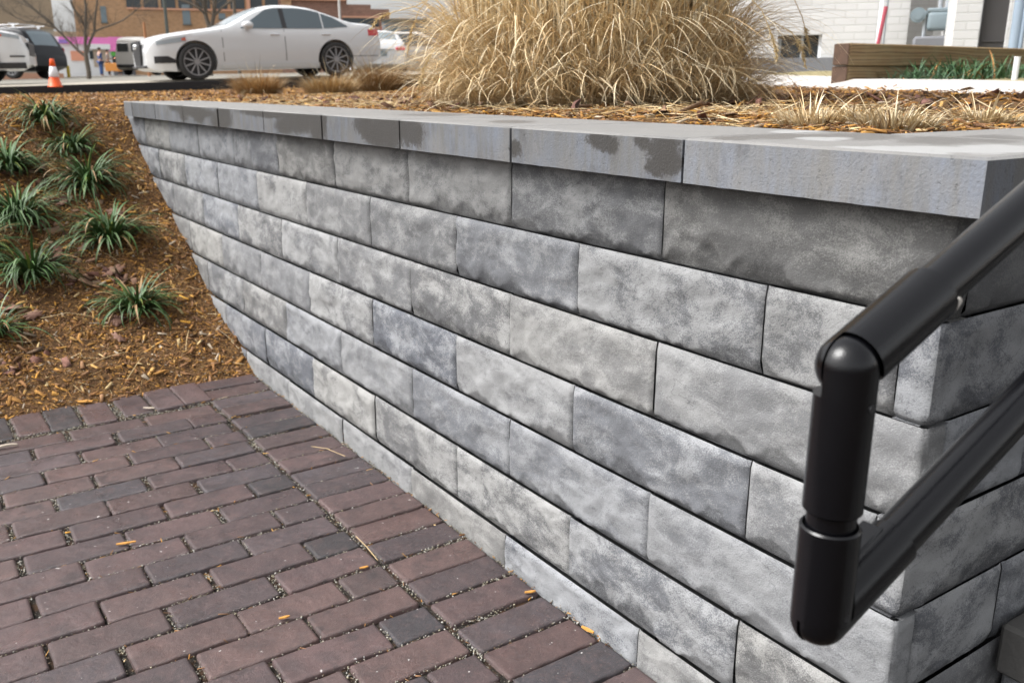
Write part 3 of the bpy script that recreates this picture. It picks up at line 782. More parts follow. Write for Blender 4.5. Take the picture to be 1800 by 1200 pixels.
# tube and rim bead
top_end = EB + rd * 1.6
HB(MB().cyl(EB + rd * .05, top_end, TR, n=48), 'rail_tube')
HB(MB().cyl(EB - UPv * (s3 - .02), LBp + UPv * .03, TR, n=48), 'post_tube')
s4 = 0
while toPx(LBp + UPv * s4)[1] > 921: s4 += .001
CR2 = .0258
lowc = capsule(LBp, LBp + UPv * s4, CR2)
nearlow = MB().box(LBp + axp * (.05 - .006) - UPv * (.06 - .004), (.10, .12, .2), Matrix((axp, UPv, axp.cross(UPv))).transposed()).me('cut')
hollow = MB().cyl(LBp + UPv * (s4 - .012), LBp + UPv * (s4 + .01), CR2 - .0026, n=48).me('cut')
fin(boolean(boolean(lowc, nearlow), hollow), 'lower_post_collar')
s5_ = .02
while toPx(LBp + rd * s5_)[0] < 1570: s5_ += .001
lrc = capsule(LBp, LBp + rd * s5_, CR - .0012)
bigl = capsule(LBp, LBp + UPv * .12, CR2 + .0015)
wl = MB().box(LBp - axp * (.05 + .0035), (.10, .3, .3), Matrix((axp, UPv, axp.cross(UPv))).transposed()).me('cut')
cutl = boolean(bigl, wl, 'INTERSECT')
lrc = boolean(lrc, cutl)
# clear the post: above the pivot nothing of the near dome may poke through the post collar
lrc = boolean(lrc, MB().cyl(LBp + UPv * .006, LBp + UPv * .12, CR2 + .0012, n=40).me('cut'))
fin(lrc, 'lower_rail_collar')
HB(MB().cyl(LBp + rd * (s5_ - .03), LBp + rd * 1.6, TR, n=48), 'lower_rail_tube')
# lug with screw on top of the lower collar
lug = LBp + rd * (s5_ * .60) - axp * .012 + perp * .0
upn = axp.cross(rd).normalized()
if upn.z < 0: upn = -upn
rl = Matrix((rd, axp, upn)).transposed()
HB(MB().box(LBp + rd * (s5_ * .62) - axp * .010 + upn * (CR - .002), (s5_ * .55, .022, .006), rl, .002), 'fitting_lug')
sc_c = LBp + rd * (s5_ * .66) - axp * .011 + upn * (CR + .0012)
HB(MB().torus(sc_c, upn, .0036, .0009, 20, 6), 'screw_rim', M['steel'])
HB(MB().cyl(sc_c - upn * .001, sc_c + upn * .0004, .0028, n=16), 'screw', M['blacktrim'])
# grub screws on the near sides of both elbows
for c0 in (EB - UPv * .030 + axp * (CR - .002), LBp + UPv * .012 + axp * (CR2 - .003)):
    HB(MB().cyl(c0, c0 + axp * .003, .0032, n=16), 'grub_screw', M['blacktrim'])
# sliver of torn tape at the rim of the upper collar
s6 = abs(s_) + .006
e1 = (axp * .75 - upn * .66).normalized() 
tp = []
for i in range(7):
    a = -.62 + i * .10; dr = axp * math.cos(a) + upn * math.sin(a)
    tp.append((EB + rd * (s6 + .0005), dr))
TV = []; TF = []
for i, (b, dr) in enumerate(tp):
    wv = .0060 * math.sin(math.pi * (i + .6) / 7.2) + .001
    for (x, rr) in ((-.001, CR + .0008), (wv, CR + .0002), (wv, CR - .0035), (0, CR - .003)): TV.append(b + rd * x + dr * rr)
for i in range(6):
    for j in range(4): TF.append((i * 4 + j, (i + 1) * 4 + j, (i + 1) * 4 + (j + 1) % 4, i * 4 + (j + 1) % 4))
TF += [(0, 1, 2, 3), (27, 26, 25, 24)]
link('tape_sliver', mesh('tape_sliver', TV, TF), M['silver'], hr, loc=-hl)
# far support post standing on the steps, outside the frame
fp = LBp + rd * 1.35
HB(MB().cyl((fp.x, fp.y, (LBp + rd * 1.35).z + .36), (fp.x, fp.y, .35), TR, n=24), 'support_post')
# ------------------------------------------------------------------ wood mulch
PAL = np.array([(.46, .24, .06), (.54, .32, .11), (.36, .18, .05), (.23, .112, .042), (.12, .06, .03), (.60, .44, .22), (.42, .34, .25), (.28, .155, .08), (.55, .28, .05), (.37, .20, .10)])
PW = np.array([.12, .06, .19, .20, .15, .015, .045, .13, .03, .06])
def chips(name, U, Vv, lo, hi, lift=.006, pal=None, size=1.0, parent=None, tiltf=.35, wr=(.12, .38), flat=False, **k):
    n = len(U)
    Z = np.array([ter(a, b) for a, b in zip(U, Vv)])
    e = .12
    gx = np.array([ter(a + e, b) for a, b in zip(U, Vv)]) - Z; gx = np.clip(gx / (e * H), -1.5, 1.5)
    P = np.outer(U * H, dU) + np.outer(Vv * H, nV); P[:, 2] = Z + rng.uniform(-.004, lift, n)
    N = np.stack([-gx * dU.x, -gx * dU.y, np.ones(n)], 1); N += rng.normal(size=(n, 3)) * tiltf; N /= np.linalg.norm(N, axis=1)[:, None]
    A = rng.normal(size=(n, 3)); A -= (A * N).sum(1)[:, None] * N; A /= np.linalg.norm(A, axis=1)[:, None]; B = np.cross(N, A)
    L = np.exp(rng.uniform(math.log(lo), math.log(hi), n)) * size; Wd = np.clip(L * rng.uniform(wr[0], wr[1], n), .0016, .05 if flat else .016 * size); T = np.full(n, .0012) if flat else np.clip(Wd * rng.uniform(.2, .5, n), .0008, .004)
    base = np.array([(-1, -1, -1), (-1, 1, -1), (1, .6, -1), (1, -.7, -1), (-.8, -.7, 1), (-.9, .8, 1), (.8, .5, 1), (.9, -.6, 1)], float)[None] * np.ones((n, 1, 1))
    base = base + rng.normal(size=base.shape) * .18
    bend = (base[:, :, 0] ** 2) * rng.normal(size=(n, 1)) * (5 if flat else .25)
    V = P[:, None] + A[:, None] * base[:, :, :1] * L[:, None, None] / 2 + B[:, None] * (base[:, :, 1:2] + 0) * Wd[:, None, None] / 2 + N[:, None] * (base[:, :, 2:3] * T[:, None, None] / 2 + bend[:, :, None] * T[:, None, None])
    F0 = np.array([(0, 3, 2, 1), (4, 5, 6, 7), (0, 1, 5, 4), (1, 2, 6, 5), (2, 3, 7, 6), (3, 0, 4, 7)])
    F = (F0[None] + 8 * np.arange(n)[:, None, None]).reshape(-1, 4)
    c = (PAL[rng.choice(len(PAL), n, p=PW)] if pal is None else pal[rng.integers(0, len(pal), n)]) * rng.uniform(.65, 1.2, (n, 1))
    return link(name, np_mesh(name, V.reshape(-1, 3), F, False, np.repeat(c, 8, axis=0)), M['chips'], parent, **k)
def reg(n, u0, u1, v0, v1): return rng.uniform(u0, u1, n), rng.uniform(v0, v1, n)
a, b = reg(44000, 23.05, 37.5, -.9, 7.55); chips('mulch_chips', a, b, .004, .020, .006, kind='stuff')
a, b = reg(3000, 23.0, 38, -1, 7.5); chips('mulch_chips', a, b, .018, .048, .010, wr=(.14, .4), kind='stuff')
a, b = reg(7000, 23.1, 42, -9, -.9); chips('mulch_chips', a, b, .012, .045, .010, size=1.1, kind='stuff')
# bed: seen at a grazing angle, so the strip behind the coping matters most
a, b = reg(17000, 6.6, 38, 9.95, 13.5); kp = (b > 10.02); chips('mulch_chips', a[kp], b[kp], .008, .034, .007, tiltf=.22, kind='stuff')
a, b = reg(14000, 6.6, 60, 13.5, 30); chips('mulch_chips', a, b, .012, .045, .010, size=1.0, tiltf=.3, kind='stuff')
a, b = reg(11000, 37, 62, -1, 14); chips('mulch_chips', a, b, .010, .045, .012, size=1.0, tiltf=.35, kind='stuff')
a, b = reg(9000, 60, TK - 1, -2, 50); chips('mulch_chips', a, b, .02, .06, .016, size=1.5, tiltf=.4, kind='stuff')
a, b = reg(5000, 10, 60, 30, 60); chips('mulch_chips', a, b, .02, .05, .014, size=1.2, tiltf=.3, kind='stuff')
SP = np.array([(.62, .47, .25), (.72, .58, .36), (.50, .35, .17), (.42, .28, .13)])
a, b = reg(1500, 7, 30, 10.1, 15); chips('straw_litter', a, b, .05, .17, .016, pal=SP, tiltf=.12, wr=(.012, .03), kind='stuff')
a, b = reg(900, 30, 50, 9.5, 24); chips('straw_litter', a, b, .05, .17, .016, pal=SP, tiltf=.15, wr=(.012, .03), kind='stuff')
a, b = reg(260, 23.3, 36, -.8, 7.4); chips('straw_litter', a, b, .03, .10, .012, pal=SP, tiltf=.15, wr=(.012, .03), kind='stuff')
LP = np.array([(.20, .10, .075), (.26, .15, .10), (.15, .075, .06), (.30, .20, .13), (.24, .14, .09)])
a, b = reg(420, 24.5, 34, -.8, 5.6); kk = np.array([nz(x * H, y * H, 3.2, 40) for x, y in zip(a, b)]) > -.08; chips('leaf_litter', a[kk], b[kk], .028, .062, .016, pal=LP, tiltf=.4, wr=(.5, .8), flat=True, kind='stuff')
a, b = reg(500, 8, 40, 10.3, 26); chips('leaf_litter', a, b, .025, .055, .016, pal=LP, tiltf=.4, wr=(.5, .8), flat=True, kind='stuff')
# shreds of bark fallen in the paving joints and on the wall foot
def joint_chips():
    u, v = reg(30000, 8, 23.3, -1, 7.6); kp = ~in_brick(u, v, -.0); u, v = u[kp], v[kp]
    near = np.clip((v - 7.15) * 2.5, .12, 1) ; kp = rng.random(len(u)) < near * .6; u, v = u[kp], v[kp]
    n = len(u); P = np.outer(u * H, dU) + np.outer(v * H, nV); P[:, 2] = rng.uniform(-.007, .001, n)
    ang = np.where(rng.random(n) < .6, math.atan2(nV.y, nV.x), math.atan2(dU.y, dU.x)) + rng.normal(size=n) * .35
    A = np.stack([np.cos(ang), np.sin(ang), rng.normal(size=n) * .12], 1); Nn = np.array([0, 0, 1.0]) + rng.normal(size=(n, 3)) * .25; B = np.cross(Nn, A)
    L = rng.uniform(.006, .022, n); Wd = rng.uniform(.0018, .0042, n); T = Wd * .4
    base = np.array([(-1, -.5, -1), (-1, .5, -1), (1, .4, -1), (1, -.5, -1), (-.8, -.6, 1), (-.9, .7, 1), (.8, .4, 1), (.9, -.5, 1)], float)[None]
    V = P[:, None] + A[:, None] * base[:, :, :1] * L[:, None, None] / 2 + B[:, None] * base[:, :, 1:2] * Wd[:, None, None] / 2 + Nn[:, None] * base[:, :, 2:3] * T[:, None, None] / 2
    F0 = np.array([(0, 3, 2, 1), (4, 5, 6, 7), (0, 1, 5, 4), (1, 2, 6, 5), (2, 3, 7, 6), (3, 0, 4, 7)])
    F = (F0[None] + 8 * np.arange(n)[:, None, None]).reshape(-1, 4)
    c = PAL[rng.choice(len(PAL), n, p=PW)] * rng.uniform(.7, 1.2, (n, 1))
    link('bark_shreds', np_mesh('bark_shreds', V.reshape(-1, 3), F, False, np.repeat(c, 8, axis=0)), M['chips'], kind='stuff')
joint_chips()
# ------------------------------------------------------------------ blades
def blades(P0, az, lean, L, wd, droop, segs, cols, twist=None, tipc=None, stiff=None):
    """arching ribbons with a shallow V section; returns V,F,C arrays"""
    n = len(L); t = np.linspace(0, 1, segs + 1)
    hd = np.stack([np.cos(az), np.sin(az), np.zeros(n)], 1); side = np.stack([-np.sin(az), np.cos(az), np.zeros(n)], 1)
    V = []; pos = P0.copy(); ang = lean.copy(); pts = [pos.copy()]; 
    for i in range(segs):
        ang = lean + droop * ((i + .5) / segs) ** 1.4
        step = hd * np.sin(ang)[:, None] + np.array([0, 0, 1.0])[None] * np.cos(ang)[:, None]
        if twist is not None: step = step + side * (twist * ((i + .5) / segs))[:, None]
        pos = pos + step * (L / segs)[:, None]; pts.append(pos.copy())
    pts = np.stack(pts, 1)
    wprof = np.clip(np.minimum(1, .55 + 1.8 * t) * (1 - t ** 3) + .04, 0, 1)
    w_ = wd[:, None] * wprof[None]
    a_ = np.concatenate([lean[:, None]] + [(lean + droop * t_ ** 1.4)[:, None] for t_ in t[1:]], 1)
    up = hd[:, None] * (-np.cos(a_))[:, :, None] + np.array([0, 0, 1.0])[None, None] * np.sin(a_)[:, :, None]
    Lf = pts - side[:, None] * w_[:, :, None] / 2 + up * w_[:, :, None] * .18; Rt = pts + side[:, None] * w_[:, :, None] / 2 + up * w_[:, :, None] * .18
    V = np.stack([Lf, pts, Rt], 2).reshape(n, -1, 3)
    F0 = []
    for i in range(segs):
        b = i * 3; F0 += [(b, b + 1, b + 4, b + 3), (b + 1, b + 2, b + 5, b + 4)]
    F0 = np.array(F0); k = (segs + 1) * 3
    F = (F0[None] + k * np.arange(n)[:, None, None]).reshape(-1, 4)
    C = np.repeat(cols[:, None], k, 1)
    if tipc is not None:
        tt = np.repeat(t, 3)[None, :, None]; C = C * (1 - tt ** 2) + (cols * tipc)[:, None] * tt ** 2
    return V.reshape(-1, 3), F, C.reshape(-1, 3)
def find_ground(px, py):
    q = ray(px, py); t = 1.0
    while t < 40:
        p = q * t; zz = p.z + CZ; u = p.dot(dU) / H; v = p.dot(nV) / H
        g = ter(u, v) if u > 23 or v > 7.7 else 0
        if zz <= g: break
        t += .01 if t < 8 else .05
    return Vector((p.x, p.y, g))
LIR = [((82, 214), .135, 90, 'sparse-based clump of strappy green leaves at the top of the slope, nearest the kerb'),
       ((128, 268), .12, 80, 'small green strap-leaf clump between the topmost clump and the large arching one'),
       ((16, 300), .15, 95, 'bright green strap-leaf clump cut by the left edge of the picture, upper one'),
       ((158, 330), .165, 120, 'wide arching dark green strap-leaf clump in the middle of the slope'),
       ((34, 392), .165, 120, 'dense dark green strap-leaf clump by the left edge, below the bright one'),
       ((196, 425), .165, 110, 'loose green strap-leaf clump nearest the block wall, with dead leaves round it'),
       ((56, 488), .155, 95, 'flattened green strap-leaf clump low on the left, above the bare mulch'),
       ((240, 545), .135, 85, 'lowest green strap-leaf clump on the slope, closest to the brick path'),
       ((-12, 590), .12, 45, 'few green strap leaves poking in at the left edge, lowest on the left'),
       ((-40, 450), .15, 60, 'green strap-leaf clump mostly past the left edge of the picture')]
for (px_, py_), ln, nb, lab in LIR:
    g = find_ground(px_, py_); n = int(nb * 2.1)
    az = rng.uniform(0, 2 * math.pi, n); rr = np.sqrt(rng.random(n)) * .032
    P0 = np.stack([np.cos(az + rng.normal(size=n) * .4) * rr, np.sin(az + rng.normal(size=n) * .4) * rr, np.full(n, -.01)], 1)
    L = ln * 1.2 * rng.uniform(.6, 1.5, n); base = np.array([(.040, .088, .024), (.056, .116, .032), (.095, .150, .068), (.030, .066, .020), (.145, .19, .04)])
    c = base[rng.choice(5, n, p=[.3, .3, .2, .15, .05])] * rng.uniform(.8, 1.25, (n, 1))
    dead = rng.random(n) < .07; c[dead] = (.30, .20, .10)
    V, F, C = blades(P0, az, rng.uniform(.15, 1.15, n) * rng.uniform(.6, 1, n), L, rng.uniform(.0065, .0125, n), rng.uniform(.9, 2.9, n), 10, c, rng.normal(size=n) * .35, tipc=np.array([1.3, 1.25, 1.2]))
    link('liriope_clump', np_mesh('liriope_clump', V, F, True, C), M['blade'], loc=g, label=lab, cat='plant', group='green strap-leaf clumps on the mulch slope')
def straw_cols(n, dk=1.0):
    b = np.array([(.74, .60, .38), (.82, .71, .50), (.66, .51, .30), (.55, .40, .22), (.88, .79, .60), (.44, .30, .15)])
    return b[rng.choice(6, n, p=[.26, .2, .2, .14, .08, .12])] * rng.uniform(.75, 1.1, (n, 1)) * dk * .94
def tuft_obj(px_, py_, rad, ln, n, lab, dk=1.0, hue=(1, 1, 1)):
    g = find_ground(px_, py_); az = rng.uniform(0, 2 * math.pi, n); rr = np.sqrt(rng.random(n)) * rad
    P0 = np.stack([np.cos(az) * rr, np.sin(az) * rr, np.full(n, -.02)], 1); az2 = az + rng.normal(size=n) * .6
    o = empty('dry_grass_tuft', g, label=lab, cat='grass tuft', group='cut dry grass tufts in the bed')
    V, F, C = blades(P0, az2, rng.uniform(.02, .4, n) + rr / rad * .45, ln * rng.uniform(.5, 1.25, n), rng.uniform(.002, .0042, n) * (1 + 1.5 * rad), rng.uniform(-.1, .9, n), 4, straw_cols(n, dk) * np.array(hue), rng.normal(size=n) * .2)
    link('stubble', np_mesh('stubble', V, F, True, C), M['straw'], o)
    k = max(8, int(n * .10)); az = rng.uniform(0, 2 * math.pi, k); rr = np.sqrt(rng.random(k)) * rad
    P1 = np.stack([np.cos(az) * rr, np.sin(az) * rr, np.zeros(k)], 1)
    V, F, C = blades(P1, az, rng.uniform(.5, 1.2, k), ln * rng.uniform(1.2, 2.3, k), rng.uniform(.0018, .003, k) * (1 + rad), rng.uniform(.2, 1.2, k), 7, straw_cols(k, dk * 1.1))
    link('loose_stalks', np_mesh('loose_stalks', V, F, True, C), M['straw'], o)
tuft_obj(1425, 220, .055, .055, 650, 'short golden cut grass tuft beside the coping, nearest the big grass clump', 1.0)
tuft_obj(1570, 226, .065, .055, 750, 'darker cut grass tuft just behind the inside corner of the coping', .8)
tuft_obj(1730, 214, .06, .045, 600, 'low cut grass tuft by the right-hand coping, at the right edge', .9)
tuft_obj(1500, 214, .04, .05, 260, 'sparse thin cut grass between the two larger tufts behind the coping', .9)
tuft_obj(455, 167, .17, .22, 1700, 'rounded reddish cut grass tuft below the middle of the white sedan', .66, (1, .80, .58))
tuft_obj(582, 166, .19, .19, 1600, 'cut grass tuft in front of the white sedan rear wheel', .68, (1, .84, .62))
tuft_obj(664, 162, .20, .30, 1900, 'dark domed cut grass tuft left of the tall grass, behind the dead stem', .52, (1, .80, .58))
# tall ornamental grass
gc = at(1045, 184, 3.35); gz = bedz(gc.x, gc.y) + .005
og = empty('ornamental_grass', (gc.x, gc.y, gz), label='tall straw-coloured ornamental grass clump arching over the coping', cat='grass')
def grass_layer(name, n, r0, r1, L0, L1, ln0, ln1, d0, d1, w0, w1, segs, dk, zs=0, azr=None, tw=.28):
    az = rng.uniform(0, 2 * math.pi, n) if azr is None else rng.uniform(azr[0], azr[1], n)
    rr = r0 + (r1 - r0) * np.sqrt(rng.random(n)); P0 = np.stack([np.cos(az) * rr * .98, np.sin(az) * rr * .8, np.full(n, zs)], 1)
    az2 = az + rng.normal(size=n) * 1.0
    V, F, C = blades(P0, az2, rng.uniform(ln0, ln1, n), rng.uniform(L0, L1, n), rng.uniform(w0, w1, n), rng.uniform(d0, d1, n), segs, straw_cols(n, dk), rng.normal(size=n) * tw)
    zm = -.0
    link(name, np_mesh(name, V, F, True, C), M['straw'], og)
grass_layer('upright_stems', 4200, 0, .46, .9, 1.5, .0, .05, -.05, .22, .0030, .0058, 7, .95, tw=.10)
grass_layer('arching_blades', 3000, .25, .50, .28, .62, .0, .08, 1.2, 3.1, .0030, .0060, 14, 1.1, tw=.5)
grass_layer('fallen_blades', 2200, .30, .50, .20, .40, .0, .7, 1.5, 2.9, .0028, .0056, 12, 1.25, tw=.9)
grass_layer('high_arches', 700, .2, .45, .8, 1.5, .0, .16, .8, 2.4, .0030, .0056, 14, 1.1, tw=.3)
grass_layer('low_thatch', 3000, .30, .54, .12, .34, .7, 1.45, .0, .8, .002, .0046, 6, 1.15, tw=.8)
# feathery seed heads hanging at both edges
def plume(parent, pts, name='seed_head', c=(.55, .42, .22), dens=170, ln=.03):
    pts = [Vector(p) for p in pts]; mb = MB()
    for i in range(len(pts) - 1): mb.cyl(pts[i], pts[i + 1], .0016, n=5)
    st_ = mb.build('seed_stalk', M['strawp'], parent, loc=-parent.location)
    n = dens; t = .62 + .38 * rng.random(n); P = []; A = []
    k = len(pts) - 1
    for x in t:
        f = x * k; i = min(k - 1, int(f)); P.append(pts[i].lerp(pts[i + 1], f - i) - parent.location); A.append((pts[i + 1] - pts[i]).normalized())
    P = np.array([tuple(p) for p in P]); A = np.array([tuple(a) for a in A])
    D = A * .8 + rng.normal(size=(n, 3)) * .32; D /= np.linalg.norm(D, axis=1)[:, None]; S = np.cross(D, rng.normal(size=(n, 3))); S /= np.linalg.norm(S, axis=1)[:, None]
    L = (ln * (1.15 - t))[:, None] + .006; Wd = .0014
    V = np.stack([P - S * Wd, P + S * Wd, P + D * L * .6 + S * Wd * .8, P + D * L], 1).reshape(-1, 3)
    F = np.arange(4 * n).reshape(-1, 4); cc = np.array([c]) * rng.uniform(.75, 1.15, (n, 1))
    link(name, np_mesh(name, V, F, False, np.repeat(cc, 4, axis=0)), M['straw'], parent)
M['strawp'] = plain('straw_stalk', (.50, .37, .19), .7, var=.2)
def curve_px(pl, y): return [at(a, b, y) for a, b in pl]
for pl, y_ in (([(1285, -60), (1312, -10), (1340, 20), (1352, 50), (1362, 80), (1366, 106)], 2.75), ([(1330, 60), (1362, 40), (1392, 58), (1408, 84), (1416, 118)], 3.0),
               ([(800, -60), (770, -10), (730, 12), (690, 22), (664, 34), (652, 52)], 3.3), ([(860, -40), (810, 10), (775, 60), (745, 120), (735, 160)], 3.1),
               ([(1370, -60), (1392, -10), (1410, 30), (1418, 62), (1424, 92)], 3.3), ([(820, -50), (770, -20), (736, 20), (722, 60), (716, 95)], 3.4)):
    plume(og, curve_px(pl, y_))
# ------------------------------------------------------------------ single leaves, chips and sticks
def oak_leaf(p, nrm, size, rot, lab, mat='deadleaf'):
    pts = []
    for i in range(28):
        a = 2 * math.pi * i / 28; rr = (.62 + .38 * abs(math.cos(3.5 * a))) * (1 if abs(math.sin(a)) < .95 else .8)
        x = math.cos(a) * rr; y = math.sin(a) * rr * .62; pts.append((x, y))
    V = [Vector((0, 0, .08))] + [Vector((x, y, .10 * math.sin(3 * x + rot) + .16 * y * y + .05 * math.cos(7 * x))) for x, y in pts]
    F = [(0, 1 + i, 1 + (i + 1) % 28) for i in range(28)]
    o_ = len(V); V += [v - Vector((0, 0, .012)) for v in V]; F += [(o_, o_ + 1 + (i + 1) % 28, o_ + 1 + i) for i in range(28)]
    F += [(1 + i, o_ + 1 + i, o_ + 1 + (i + 1) % 28, 1 + (i + 1) % 28) for i in range(28)]
    q = Vector(nrm).to_track_quat('Z', 'Y').to_matrix() @ Matrix.Rotation(rot, 3, 'Z')
    me = mesh('fallen_leaf', [q @ (v * size) for v in V], F, True)
    link('fallen_leaf', me, M[mat], loc=p + Vector((0, 0, .012)), label=lab, cat='leaf', group='dead leaves on the mulch slope')
sn = (-dU * .45 + Vector((0, 0, 1))).normalized()
for (x, y, s_z, r_, lab) in [(200, 484, .052, .4, 'curled mauve-brown dead leaf between the two lowest clumps near the wall'), (100, 452, .05, 2.0, 'dark brown dead leaf under the flattened clump'),
                             (112, 360, .045, 1.2, 'pale tan dead leaf right of the dense dark clump'), (205, 380, .045, 2.6, 'broad tan dead leaf just above the loose clump'),
                             (208, 568, .05, .9, 'pinkish dead leaf left of the lowest green clump'), (22, 548, .045, 3.0, 'brown dead leaf by the left edge under the flattened clump'),
                             (150, 440, .04, 4.0, 'dark rust dead leaf in the gap left of the loose clump'), (210, 600, .035, 5.0, 'greyish dead leaf on bare mulch below the lowest clump'),
                             (75, 400, .035, 1.0, 'small brown dead leaf at the right foot of the dense dark clump'), (60, 560, .04, .2, 'tawny dead leaf beside the left edge, on open mulch')]:
    oak_leaf(find_ground(x, y), sn + Vector((random.uniform(-.3, .3), random.uniform(-.3, .3), 0)), s_z, r_, lab)
def wood_chip(p, ang, L, wd, th, mat, lab, tilt=0, bend=0):
    ax = Vector((math.cos(ang), math.sin(ang), tilt)).normalized(); sd2 = Vector((-math.sin(ang), math.cos(ang), 0)); V = []; F = []
    n = 7
    for i in range(n):
        t = i / (n - 1); w2 = wd * (.35 + .65 * math.sin(math.pi * min(1, max(0, .12 + .8 * t)))) / 2 * (1 + .15 * math.sin(9 * t + L * 99))
        c = ax * (L * (t - .5)) + Vector((0, 0, bend * (.25 - (t - .5) ** 2) * 4))
        V += [c - sd2 * w2, c + sd2 * w2, c + sd2 * w2 * .7 + Vector((0, 0, th)), c - sd2 * w2 * .8 + Vector((0, 0, th * .8))]
    for i in range(n - 1):
        for j in range(4): F.append((4 * i + j, 4 * (i + 1) + j, 4 * (i + 1) + (j + 1) % 4, 4 * i + (j + 1) % 4))
    F += [(3, 2, 1, 0), tuple(4 * (n - 1) + j for j in range(4))]
    link('wood_chip', mesh('wood_chip', V, F), M[mat], loc=p + Vector((0, 0, .001)), label=lab, cat='wood chip', group='loose wood chips on the brick path')
def gpt(x, y): q = ray(x, y); t = -CZ / q.z; return Vector((q.x * t, q.y * t, .003))
av = math.atan2(nV.y, nV.x); au = math.atan2(dU.y, dU.x)
wood_chip(gpt(1033, 1110), -.75, .030, .007, .004, 'chipwood', 'bright orange wood chip leaning at the wall foot near the corner end')
wood_chip(gpt(932, 1043), .25, .024, .007, .003, 'chipwood', 'ochre wood chip in the joint at the wall foot, left of the bright one')
wood_chip(gpt(262, 719), -.1, .040, .008, .003, 'chipgrey', 'pale wood splinter lying across the edge bricks by the mulch')
wood_chip(gpt(12, 788), .55, .06, .010, .006, 'chipgrey', 'curved pale bark piece on the bricks at the left edge', bend=.004)
wood_chip(gpt(222, 957), .35, .044, .008, .003, 'chipwood', 'tan wood sliver in the joint at the left middle of the path')
wood_chip(gpt(150, 708), .05, .050, .012, .005, 'chipwood', 'thick orange chip on the mulch edge, beside the white pebble')
wood_chip(gpt(500, 1088), .45, .022, .007, .003, 'chipwood', 'orange chip wedged in the joint below the middle of the path')
wood_chip(gpt(640, 1000), .4, .02, .006, .003, 'chipwood', 'orange chip in the joint above the black half brick')
# thin straw across the soldier joint
def twig(name, pts, r, mat, lab, cat='twig', group=None):
    mb = MB()
    for a, b in zip(pts[:-1], pts[1:]): mb.cyl(a, b, r, r * .85, n=6)
    return mb.build(name, M[mat], None, True, label=lab, cat=cat, group=group)
twig('straw_stem', [gpt(626, 946) + Vector((0, 0, .003)), gpt(645, 966) + Vector((0, 0, .005)), gpt(664, 988) + Vector((0, 0, .003))], .0009, 'strawp', 'thin dry straw lying across the joint beside the path middle', 'straw')
twig('straw_stem', [gpt(548, 788) + Vector((0, 0, .004)), gpt(575, 793) + Vector((0, 0, .006)), gpt(607, 805) + Vector((0, 0, .003))], .0009, 'strawp', 'thin orange straw lying across a brick near the far wall foot', 'straw')
q0 = find_ground(605, 163)
twig('dead_stem', [q0 - Vector((0, 0, .02)), q0 + Vector((.004, 0, .05)), q0 + Vector((-.008, 0, .10)), q0 + Vector((.01, 0, .15))], .006, 'bark', 'short dark dead stem standing in the bed behind the coping', 'stem')
for (x, y, L_, ang, lab) in [(190, 640, .13, .6, 'long bowed tan twig in the middle of the bare mulch'), (118, 560, .16, .35, 'grey twig lying near the left edge of the mulch'), (330, 605, .10, 1.9, 'thin twig close to the wall near the slope foot'), (240, 655, .08, 1.3, 'short upright straw on the mulch above the edge bricks'), (40, 245, .2, -.4, 'dark thin twig on the upper slope at the left')]:
    g = find_ground(x, y); pts = []
    for i in range(7):
        t = i / 6 - .5; x_ = g.x + math.cos(ang) * L_ * t; y_ = g.y + math.sin(ang) * L_ * t + .02 * math.sin(3 * t)
        pp = Vector((x_, y_, 0)); pts.append(Vector((x_, y_, ter(pp.dot(dU) / H, pp.dot(nV) / H) + .012 + .01 * math.cos(3 * t))))
    twig('dry_twig', pts, .0014, 'strawp' if x != 40 else 'bark', lab, 'twig', 'twigs on the mulch slope')
# ------------------------------------------------------------------ path, timber edging, white building (right)
def quad_slab(name, pts, thick, mat, **k):
    V = [Vector(p) for p in pts] + [Vector(p) - Vector((0, 0, thick)) for p in pts]; n = len(pts)
    F = [tuple(range(n)), tuple(reversed(range(n, 2 * n)))] + [(i, n + i, n + (i + 1) % n, (i + 1) % n) for i in range(n)]
    return link(name, mesh(name, V, F), mat, **k)
A_ = at(1330, 148, 8.2); B_ = at(1810, 168, 3.45); D_ = at(1810, 143, 5.0); C_ = at(1335, 131, 10.0)
dA = (A_ - B_); dC = (C_ - D_)
quad_slab('sidewalk', [B_ - dA * .6, A_ + dA * .15, C_ + dC * .15, D_ - dC * .6], .14, M['sidewalk'], kind='structure')
# lawn rising to the building
L1 = [D_ - dC * .8 - Vector((0, 0, .012)), C_ + dC * .2 - Vector((0, 0, .012))]
L2 = [at(2300, 112, 12.5), at(1230, 108, 13.0)]
V = []; F = []
for i in range(13):
    for j in range(9):
        a = L1[0].lerp(L1[1], i / 12); b = L2[0].lerp(L2[1], i / 12); p = a.lerp(b, j / 8); V.append(p + Vector((0, 0, .01 * nz(p.x, p.y, 3) * (j > 0))))
for i in range(12):
    for j in range(8): F.append((i * 9 + j, i * 9 + j + 1, (i + 1) * 9 + j + 1, (i + 1) * 9 + j))
link('lawn', mesh('lawn', V, F, True), M['lawn'], kind='structure')
